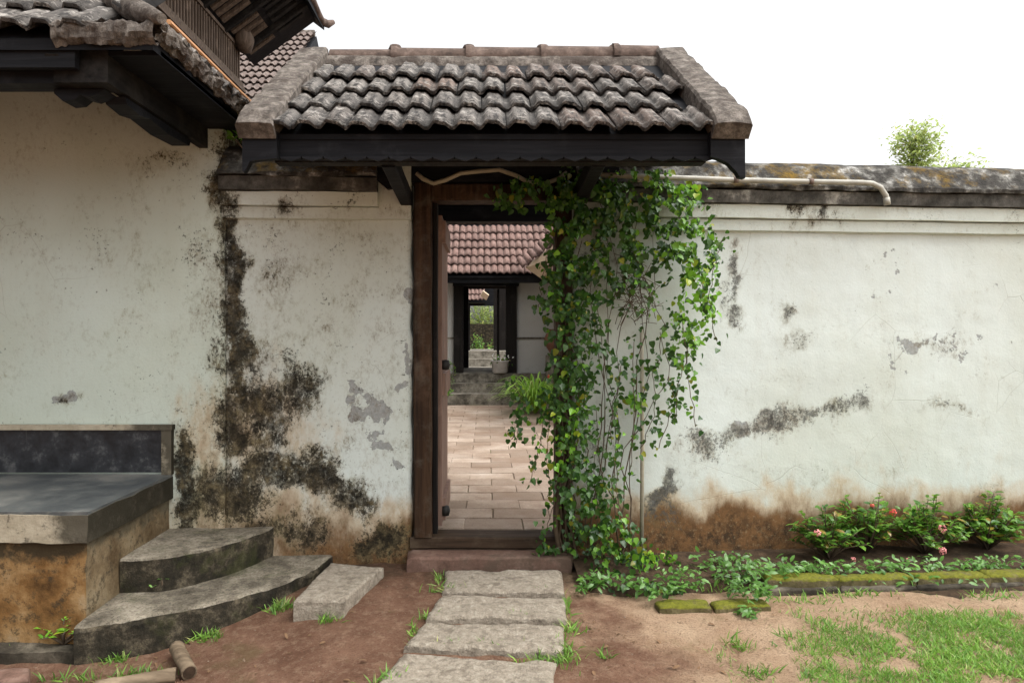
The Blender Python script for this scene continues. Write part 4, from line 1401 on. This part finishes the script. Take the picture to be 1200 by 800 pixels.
# ================================================================== PIPES AND HOSE
pts = [P(700, 205, -.13), P(780, 208, -.13), P(860, 211, yR(1.5) - .13), P(950, 213, yR(1.98) - .13), P(1010, 214, yR(2.3) - .13), P(1022, 215, yR(2.36) - .13), P(1032, 220, yR(2.4) - .13), P(1038, 229, yR(2.42) - .13), P(1040, 238, yR(2.43) - .13)]
pi = thing('drain_pipe', 'off white drain pipe lying along the wall coping and bending down', 'pipe', (1.5, -.05, 2.3))
MB().tube(pts, .0165, 10).build('pipe_run', M['pipe'], pi)
MB().tube([pts[-2].lerp(pts[-1], .3), pts[-1] + Vector((0, 0, -.012))], .0195, 10).build('pipe_socket', M['pipe'], pi)
for px in (862, 950):
    c = P(px, 211 + (px - 862) * .02, yR(1.5 if px < 900 else 1.98) - .13)
    MB().tube([c - Vector((.014, 0, 0)), c + Vector((.014, 0, 0))], .02, 10).build('pipe_clip', M['ridge'], pi)
vp = [P(752, 385, -.02), P(752, 640, -.02)]
tag(MB().tube([vp[0], vp[0].lerp(vp[1], .5) + Vector((.004, 0, 0)), vp[1]], .0125, 8).build('conduit', M['pipe_thin']), 'thin upright conduit fixed to the wall beside the climbing vine', 'conduit')
hs = [P(*p, -.06) for p in ((488, 203), (496, 210), (508, 215), (522, 211), (540, 203), (560, 201), (585, 199), (605, 206), (620, 214), (640, 215), (655, 209), (664, 202))]
tag(MB().tube(hs, .0135, 8).build('hose', M['hose']), 'pale hose sagging along the timber above the gateway lintel', 'hose')

# ================================================================== CLIMBING VINE
vine = thing('climbing_vine', 'dense green climbing vine covering the wall right of the gateway', 'vine', (.65, -.12, 0))
for k in range(15):
    x0 = random.uniform(683, 728) if k % 4 else random.uniform(652, 676)
    x1 = x0 + random.uniform(-35, 60) if k % 3 else x0 + random.uniform(-20, 20)
    y1 = random.uniform(215, 420)
    pts = []
    for i in range(16):
        t = i / 15
        px = x0 + (x1 - x0) * t + 34 * mn.noise(Vector((k * 3.1, t * 3, 0))) + 9 * mn.noise(Vector((k * 3.1, t * 14, 4)))
        pts.append(P(px, 682 + (y1 - 682) * t, -.03 - .07 * abs(mn.noise(Vector((k, t * 3, 2)))) - .02 * (k % 3)))
    MB().tube(pts, [random.uniform(.003, .006) * (1 - .6 * i / 15) for i in range(16)] if k else [.016 * (1 - .5 * i / 15) for i in range(16)], 5).build('stem', M['stem'], vine)
VL = {'vine': [], 'vine_lit': []}


def add_leaf(px, py, y, size, key):
    p = P(px, py, y)
    nrm = Vector((random.gauss(.05, .8), -1, random.gauss(.35, .8)))
    tip = Vector((random.gauss(0, .6), random.gauss(-.25, .3), -1))
    VL[key].append((p, nrm, tip, size))


CL = [(670, 290, 26, 100, 210, .26), (676, 430, 24, 110, 110, .24), (690, 240, 45, 40, 250, .24), (752, 255, 60, 60, 330, .24), (715, 300, 40, 60, 150, .24), (655, 300, 20, 90, 110, .26), (735, 320, 50, 50, 62, .20), (690, 400, 28, 80, 130, .22), (660, 430, 18, 75, 70, .24),
      (646, 470, 18, 30, 45, .26), (620, 228, 48, 20, 150, .20), (670, 520, 22, 100, 170, .24), (690, 590, 26, 50, 90, .24), (712, 500, 20, 90, 26, .14), (700, 560, 30, 60, 60, .2), (770, 390, 30, 50, 16, .10), (720, 645, 38, 38, 130, .26), (735, 686, 42, 12, 90, .50), (770, 690, 34, 10, 60, .55), (735, 270, 50, 60, 110, .22),
      (752, 672, 44, 22, 110, .30), (700, 610, 30, 30, 60, .22), (650, 350, 14, 70, 70, .22), (800, 280, 40, 70, 115, .2), (735, 440, 30, 40, 20, .15)]
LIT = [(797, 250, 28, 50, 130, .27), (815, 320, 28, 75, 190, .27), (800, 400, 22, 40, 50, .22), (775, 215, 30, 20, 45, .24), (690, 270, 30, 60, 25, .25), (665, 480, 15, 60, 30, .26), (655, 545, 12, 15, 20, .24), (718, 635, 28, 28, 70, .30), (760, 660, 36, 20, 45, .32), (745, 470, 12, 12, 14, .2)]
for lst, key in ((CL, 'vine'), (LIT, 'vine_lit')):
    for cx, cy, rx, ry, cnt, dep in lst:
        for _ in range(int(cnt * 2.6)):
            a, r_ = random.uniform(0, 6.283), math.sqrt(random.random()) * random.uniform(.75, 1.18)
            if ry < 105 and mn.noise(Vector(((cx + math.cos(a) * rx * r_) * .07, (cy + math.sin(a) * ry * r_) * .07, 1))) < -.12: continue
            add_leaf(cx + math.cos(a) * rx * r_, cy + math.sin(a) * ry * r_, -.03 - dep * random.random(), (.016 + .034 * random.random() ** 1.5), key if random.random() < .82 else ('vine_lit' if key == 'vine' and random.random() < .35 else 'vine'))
ST = [[(800, 370), (805, 430), (815, 500)], [(808, 400), (796, 450), (790, 490)], [(765, 430), (768, 480), (752, 525)], [(782, 440), (792, 470), (772, 525)], [(640, 470), (632, 520), (620, 565)],
      [(622, 470), (606, 490), (601, 515)], [(645, 480), (640, 540), (648, 575)], [(655, 550), (648, 590), (640, 625)], [(742, 400), (745, 470), (738, 555)], [(700, 480), (697, 560), (702, 640)],
      [(672, 560), (668, 620), (676, 650)], [(600, 445), (612, 470), (604, 520)], [(830, 350), (840, 300), (846, 280)], [(840, 400), (828, 350), (815, 300)], [(720, 540), (725, 590), (735, 630)],
      [(780, 650), (800, 668), (815, 690)], [(640, 300), (634, 345), (631, 360)], [(730, 420), (718, 480), (715, 520)], [(660, 640), (640, 645), (636, 636)], [(760, 330), (778, 380), (770, 430)]]
for s in ST:
    dep = random.uniform(.08, .24)
    wp = []
    for i in range(13):
        t = i / 12 * (len(s) - 1); k = min(int(t), len(s) - 2); t -= k
        px = s[k][0] + (s[k+1][0] - s[k][0]) * t; py = s[k][1] + (s[k+1][1] - s[k][1]) * t
        wp.append(P(px + random.gauss(0, 1.2), py, -dep))
        for _ in range(3):
            add_leaf(px + random.gauss(0, 6), py + random.gauss(0, 4), -dep + random.gauss(0, .02), random.uniform(.018, .042), 'vine' if random.random() < .85 else 'vine_lit')
    MB().tube(wp, .0025, 4).build('tendril', M['stem'], vine)
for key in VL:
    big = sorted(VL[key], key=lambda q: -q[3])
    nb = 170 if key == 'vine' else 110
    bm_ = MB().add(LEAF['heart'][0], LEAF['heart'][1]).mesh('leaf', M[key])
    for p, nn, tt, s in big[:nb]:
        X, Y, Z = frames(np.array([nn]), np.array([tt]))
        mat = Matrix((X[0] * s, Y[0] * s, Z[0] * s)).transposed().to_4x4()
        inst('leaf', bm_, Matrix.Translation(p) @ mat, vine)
    rest_ = big[nb:]
    leaves('small_leaves', 'heart', [q[0] for q in rest_], [q[1] for q in rest_], [q[2] for q in rest_], [q[3] for q in rest_], M[key], vine, True)
# dry twiggy nest caught in the vine
m = MB()
for k in range(70):
    c = P(744 + random.gauss(0, 11), 345 + random.gauss(0, 16), -.10 - random.random() * .06)
    d = Vector((random.gauss(0, .05), random.gauss(0, .02), random.gauss(0, .05)))
    m.tube([c - d, c + d * .2 + Vector((0, -.01, .01)), c + d], .0022, 4)
tag(m.build('dry_twigs', M['stem'], vine), kind='stuff')
# tuft on the coping left of the gate roof
leafy_shrub('coping_fern', 'small fern tuft growing where the gate roof meets the veranda house', (P(290, 195, -.08).x, -.08, 2.50), 14, .22, .12, .06, M['vine_lit'], 'fern')

# ================================================================== FLOWER BED
bedk = [G(900, 694, 0), G(985, 692, 0), G(1075, 690, 0), G(1160, 688, 0), G(1262, 686, 0), G(1400, 684, 0)]
bm2 = MB().grid(lambda u, v: (lambda x: (x, -.54 * (1 - v) + (yR(x) - .005) * v, .035 * min(1, v * 4) - .03 * (1 - min(1, v * 5)) + .015 * fbm(x * 5, v * 4, 2, 4) + .02 * v))(.52 + u * 3.9), 90, 14)
tag(bm2.build('flower_bed', M['soil']), kind='structure')
ked = thing('garden_edging', 'moss covered kerb edging in front of the flowering shrubs', 'kerb', (2.2, -.5, 0))
for k in range(5):
    a, b = bedk[k] + Vector((.001, 0, 0)), bedk[k+1] - Vector((.001, 0, 0))
    rough_slab([(a.x, a.y), (b.x, b.y), (b.x, b.y + .10), (a.x, a.y + .10)], .066 + random.uniform(-.003, .003), .12, 40, 7, 60 + k, .012, .016).build('kerb_stone', M['kerb'], ked)
    rough_slab([(a.x - .02, a.y - .035), (b.x - .02, b.y - .035), (b.x, b.y + .03), (a.x, a.y + .03)], .026, .08, 22, 6, 80 + k, .008, .012).build('footing_stone', M['step'], ked)
lk = thing('low_edging', 'sunken mossy brick edging below the trailing vine', 'kerb', (1.0, -.7, 0))
for a, b, k in ((G(772, 716, 0), G(836, 716, 0), 0), (G(838, 716, 0), G(905, 713, 0), 1)):
    rough_slab([(a.x, a.y), (b.x - .008, b.y), (b.x - .008, b.y + .09), (a.x, a.y + .09)], .022, .09, 20, 7, 90 + k, .01, .012).build('edging_brick', M['kerb'], lk)

SHR = [((985, 672, -.20), .36, .22, 'pink flowering shrub with bronze leaves nearest the vine in the flower bed', 26),
       ((1032, 668, -.12), .46, .22, 'tallest ixora shrub, with a red flower cluster, against the damp wall', 26),
       ((1108, 668, -.16), .36, .26, 'dense glossy shrub carrying two pink flower heads', 34),
       ((1190, 664, -.12), .36, .27, 'flowerless glossy green shrub at the end of the flower bed', 36)]
FL = [[(958, 624, .022, 'pink'), (1000, 655, .016, 'pink')], [(1046, 600, .024, 'red'), (1022, 592, .014, 'red')], [(1104, 619, .026, 'pink'), (1104, 645, .026, 'pink'), (1064, 656, .014, 'pink')], []]
random.seed(21)
for ((px, py, y), h, sp, lab, ns), fl in zip(SHR, FL):
    b = P(px, py, y); b.y += yR(b.x); b.z = .05
    r_, tp = leafy_shrub('flowering_shrub', lab, b, int(ns * 1.35), h, sp, .062, M['bush'], 'shrub', 'shrubs in the flower bed', 13)
    for fx, fy, fr_, fc in fl:
        flower_head(r_, P(fx, fy, b.y - .16), fr_, M[fc])


def ground_cover(name, label, spots, kind, size, mat, stuffcat=None):
    P_, N_, T_, S_ = [], [], [], []
    for (cx, cy, rx, ry, n, hh) in spots:
        for _ in range(n):
            a, r_ = random.uniform(0, 6.283), math.sqrt(random.random())
            x, y = cx + math.cos(a) * rx * r_, cy + math.sin(a) * ry * r_
            z = (gz(x, y) if x < .5 or y < -.72 else .04) + random.random() * hh
            P_.append((x, y, z)); N_.append((random.gauss(0, .5), random.gauss(-.2, .5), 1)); T_.append((random.gauss(0, 1), random.gauss(0, 1), random.gauss(.2, .5))); S_.append(size * random.uniform(.5, 1.3))
    o = leaves(name, kind, P_, N_, T_, S_, mat)
    return tag(o, label, stuffcat, kind='stuff')


sp = []
for px, py, rx, ry, n, hh in ((865, 685, .15, .12, 170, .11), (900, 680, .16, .08, 110, .09), (850, 668, .2, .1, 120, .08), (940, 676, .2, .08, 140, .08), (1000, 674, .3, .07, 150, .07), (1100, 672, .35, .07, 150, .07), (1180, 670, .3, .07, 140, .07), (880, 700, .12, .08, 110, .06), (795, 690, .14, .10, 120, .10), (1080, 684, .5, .04, 30, .03), (690, 690, .08, .06, 50, .05), (875, 712, .06, .04, 40, .04)):
    q = G(px, py, .03); sp.append((q.x, q.y, rx, ry, n, hh))
for _q in ((700, 684, .10, .06, 60, .05), (740, 690, .12, .06, 70, .05), (780, 700, .10, .05, 50, .05)):
    q = G(_q[0], _q[1], .03); sp.append((q.x, q.y) + _q[2:])
ground_cover('ground_cover', 'low leafy ground cover along the flower bed', sp, 'oval', .042, M['ground_leaf'], 'plants')

# grass ---------------------------------------------------------------
P_, N_, T_, S_ = [], [], [], []
def blade(x, y, s):
    P_.append((x, y, gz(x, y) - .003)); a = random.uniform(0, 6.283)
    N_.append((math.cos(a), math.sin(a), random.uniform(.2, 1.0))); T_.append((random.gauss(0, .55), random.gauss(0, .55), 1)); S_.append(s)
for _ in range(120000):
    x, y = random.uniform(1.0, 4.2), random.uniform(-2.2, -.62)
    q = (x - 1.12 - (y + 1.3) * .8) * 1.1 + .55 * fbm(x * 2.2, y * 2.2, 3, 4)
    q += .02
    dens = sstep(-.05, .85, q) * sstep(-.62, -.85, y) * sstep(-.35, .25, fbm(x * 4.5, y * 4.5, 9, 4) + .22 * q)
    if y > -.70: dens *= .2
    if random.random() < dens: blade(x, y, random.uniform(.018, .048))
tag(leaves('lawn_grass', 'blade', P_, N_, T_, S_, M['grass']), 'patchy green grass on the pale earth in front of the flower bed', 'grass', kind='stuff')
print('grass', len(P_))
P_, N_, T_, S_ = [], [], [], []
TU = [(520, 694, .10, .008, 50), (640, 697, .06, .008, 40), (600, 727, .14, .008, 60), (500, 726, .04, .01, 30), (515, 680, .015, .08, 40), (486, 742, .02, .06, 40), (664, 712, .012, .08, 60), (655, 768, .06, .10, 200), (668, 740, .04, .05, 70), (640, 776, .10, .012, 70), (560, 762, .20, .012, 90), (455, 798, .06, .04, 60), (866, 758, .05, .05, 60), (705, 770, .03, .03, 25), (920, 745, .04, .03, 30), (890, 790, .06, .03, 60), (840, 690, .1, .05, 60),
      (240, 752, .07, .03, 110), (205, 752, .05, .04, 80), (130, 775, .09, .03, 90), (160, 790, .12, .02, 110), (330, 716, .07, .035, 110), (385, 728, .05, .02, 50), (70, 752, .04, .02, 30), (20, 770, .1, .03, 40), (100, 796, .15, .02, 60), (940, 705, .2, .03, 60), (1170, 700, .2, .04, 80), (1000, 697, .2, .03, 80)]
for px, py, rx, ry, n in TU:
    q = G(px, py, gz(*G(px, py, 0).to_2d()))
    for _ in range(n): blade(random.gauss(q.x, rx * .6), random.gauss(q.y, ry * .6), random.uniform(.025, .075))
tag(leaves('weed_grass', 'blade', P_, N_, T_, S_, M['grass']), 'tufts of weed grass around the slabs, steps and logs', 'grass', kind='stuff')
# leaves of weeds on the steps
w_, _ = leafy_shrub('step_weed', 'spindly weed rooted in the joint of the curved steps', (*G(190, 690, .065).to_2d(), .06), 5, .10, .07, .035, M['bush'], 'weed', per=4)
w_, _ = leafy_shrub('bench_weed', 'small weed at the foot of the orange stained veranda bench', (*G(75, 752, -.06).to_2d(), -.07), 9, .12, .12, .045, M['vine_lit'], 'weed', per=5)

# logs, stones, litter ---------------------------------------------------
def log(a, b, r, label):
    a, b = Vector(a), Vector(b)
    pts = [a.lerp(b, i / 10) + Vector((0, 0, .004 * mn.noise(Vector((i * .7, a.x, 0))))) for i in range(11)]
    t = (b - a).normalized()
    o = thing('edging_log', label, 'log', (a + b) / 2 - Vector((0, 0, r)), 'logs edging the veranda bed')
    MB().tube(pts, [r * (1 + .10 * mn.noise(Vector((i * .9, b.x, 3)))) for i in range(11)], 12).build('bark', M['log'], o)
    MB().tube([b - t * .001, b + t * .003], [r * .85, r * .8], 12).build('cut_end', M['wood_sill'], o)
q0, q1 = G(207, 757, -.07), G(222, 786, -.08)
log((q0.x, q0.y, -.075), (q1.x, q1.y, -.085), .033, 'short weathered log standing out towards the path, beside the curved steps')
q0, q1 = G(206, 786, -.08), G(112, 800, -.08)
log((q0.x, q0.y, -.095), (q1.x, q1.y, -.10), .030, 'longer weathered log lying parallel to the veranda bench')
tag(rough_slab([G(-60, 806, -.1).to_2d(), G(30, 800, -.1).to_2d(), G(34, 786, -.1).to_2d(), G(-60, 784, -.1).to_2d()], -.085, .09, 14, 8, 71.0).build('edge_stone', M['doorstep']), 'flat reddish stone in the earth before the veranda bench', 'stone')
def clods(name, label, n, lo_, hi_, mat, cat):
    q = MB()
    base = [(1, 0, 0), (-1, 0, 0), (0, 1, 0), (0, -1, 0), (0, 0, .7), (0, 0, -.7)]
    fc = [(0, 2, 4), (2, 1, 4), (1, 3, 4), (3, 0, 4), (2, 0, 5), (1, 2, 5), (3, 1, 5), (0, 3, 5)]
    for _ in range(n):
        x, y = random.uniform(-2.3, 2.8), random.uniform(-1.7, -.12)
        if y > -.5 and x > .55: continue
        if x < -.95 and y > -.95 + (x + 1.6) * .6: continue
        if -.62 < x < .44 and fbm(x * 3, y * 3, 1, 2) < .6: continue
        if fbm(x * 3, y * 3, 6, 4) < random.uniform(-.5, .3): continue
        s = lo_ + (hi_ - lo_) * random.random() ** 3
        a = random.random() * 6
        q.add([(x + s * (v[0] * math.cos(a) - v[1] * math.sin(a)) * random.uniform(.7, 1.3), y + s * (v[0] * math.sin(a) + v[1] * math.cos(a)) * random.uniform(.7, 1.3), gz(x, y) + s * .15 + s * v[2]) for v in base], fc)
    return tag(q.build(name, mat), label, cat, kind='stuff')


clods('earth_clods', 'crumbs of reddish earth over the bare ground', 5200, .002, .009, M['dirt'], 'earth')
q = MB()
base = [(1, 0, 0), (-1, 0, 0), (0, 1, 0), (0, -1, 0), (0, 0, .7), (0, 0, -.7)]
fc = [(0, 2, 4), (2, 1, 4), (1, 3, 4), (3, 0, 4), (2, 0, 5), (1, 2, 5), (3, 1, 5), (0, 3, 5)]
for _ in range(420):
    x, y = random.uniform(-2.2, 2.6), random.uniform(-2.0, -.2)
    if y > -.75 and (x > .55 or x < -.95): continue
    if -.46 < x < .42: continue
    s = random.uniform(.002, .005) * (1.8 if random.random() < .06 else 1)
    a = random.random() * 6
    q.add([(x + s * (v[0] * math.cos(a) - v[1] * math.sin(a)) * random.uniform(.7, 1.3), y + s * (v[0] * math.sin(a) + v[1] * math.cos(a)), gz(x, y) + s * .2 + s * v[2]) for v in base], fc)
tag(q.build('pebbles', M['pebble']), 'tiny pebbles scattered over the bare earth', 'pebbles', kind='stuff')
n = 280
px_ = rng.uniform(-2.0, 2.4, n); py_ = rng.uniform(-1.6, -.25, n)
pos = [(x, y, gz(x, y) + .006 + (.05 if -.46 < x < .42 else 0)) for x, y in zip(px_, py_) if not (x < -.9 and y > -.85) and not (x > .55 and y > -.75) and not -.46 < x < .42]
n = len(pos)
tag(leaves('leaf_litter', 'oval', pos, rng.normal(0, .25, (n, 3)) + (0, 0, 1), rng.normal(0, 1, (n, 3)) * (1, 1, .1), rng.uniform(.012, .042, n), M['litter']), 'small dry fallen leaves on the bare earth', 'leaf litter', kind='stuff')

# ================================================================== TREES BEYOND THE WALL
def tree(label, c, h, tips, spread_, seed):
    rr = random.Random(seed)
    root = thing('tree', label, 'tree', c)
    tr = MB()
    c = Vector(c)
    tr.tube([c, c + Vector((.05, 0, h * .35)), c + Vector((-.04, .05, h * .7)), c + Vector((0, 0, h * .86))], [.10, .075, .035, .008], 8)
    P_, N_, T_, S_ = [], [], [], []
    for k in range(tips):
        t = 1 - .58 * rr.random() ** 1.5
        a = rr.uniform(0, 6.283)
        s = c + Vector((0, 0, h * (t * .85)))
        e = s + Vector((math.cos(a), math.sin(a), rr.uniform(.5, 1.1))) * spread_ * (1.42 - t) * 1.25 * rr.uniform(.5, 1)
        e.z = min(e.z, c.z + h * (1 - .10 * min(1, ((e.x - c.x) / .62) ** 2)) - rr.random() * .12)
        tr.tube([s, s.lerp(e, .5) + Vector((0, 0, .05)), e], [.02 * (1.2 - t), .012 * (1.2 - t), .004], 5)
        for j in range(26):
            q = s.lerp(e, rr.uniform(.35, 1.08)) + Vector((rr.gauss(0, .14), rr.gauss(0, .14), rr.gauss(0, .13)))
            P_.append(q); N_.append((rr.gauss(0, .6), rr.gauss(0, .6), 1)); T_.append((rr.gauss(0, 1), rr.gauss(0, 1), rr.gauss(-.2, .6))); S_.append(rr.uniform(.07, .13))
    tr.build('trunk', M['bark'], root)
    leaves('crown', 'oval', P_, N_, T_, S_, M['tree'], root, True)
a = P(1070, 135, 11.8)
tree('slender tree whose leafy top rises highest above the wall coping', (a.x, 11.8, -.03), a.z + .45, 150, .85, 5)
a = P(1126, 176, 13.0)
tree('lower tree top just showing above the mossy coping', (a.x, 13.0, -.03), a.z + .45, 90, .9, 8)
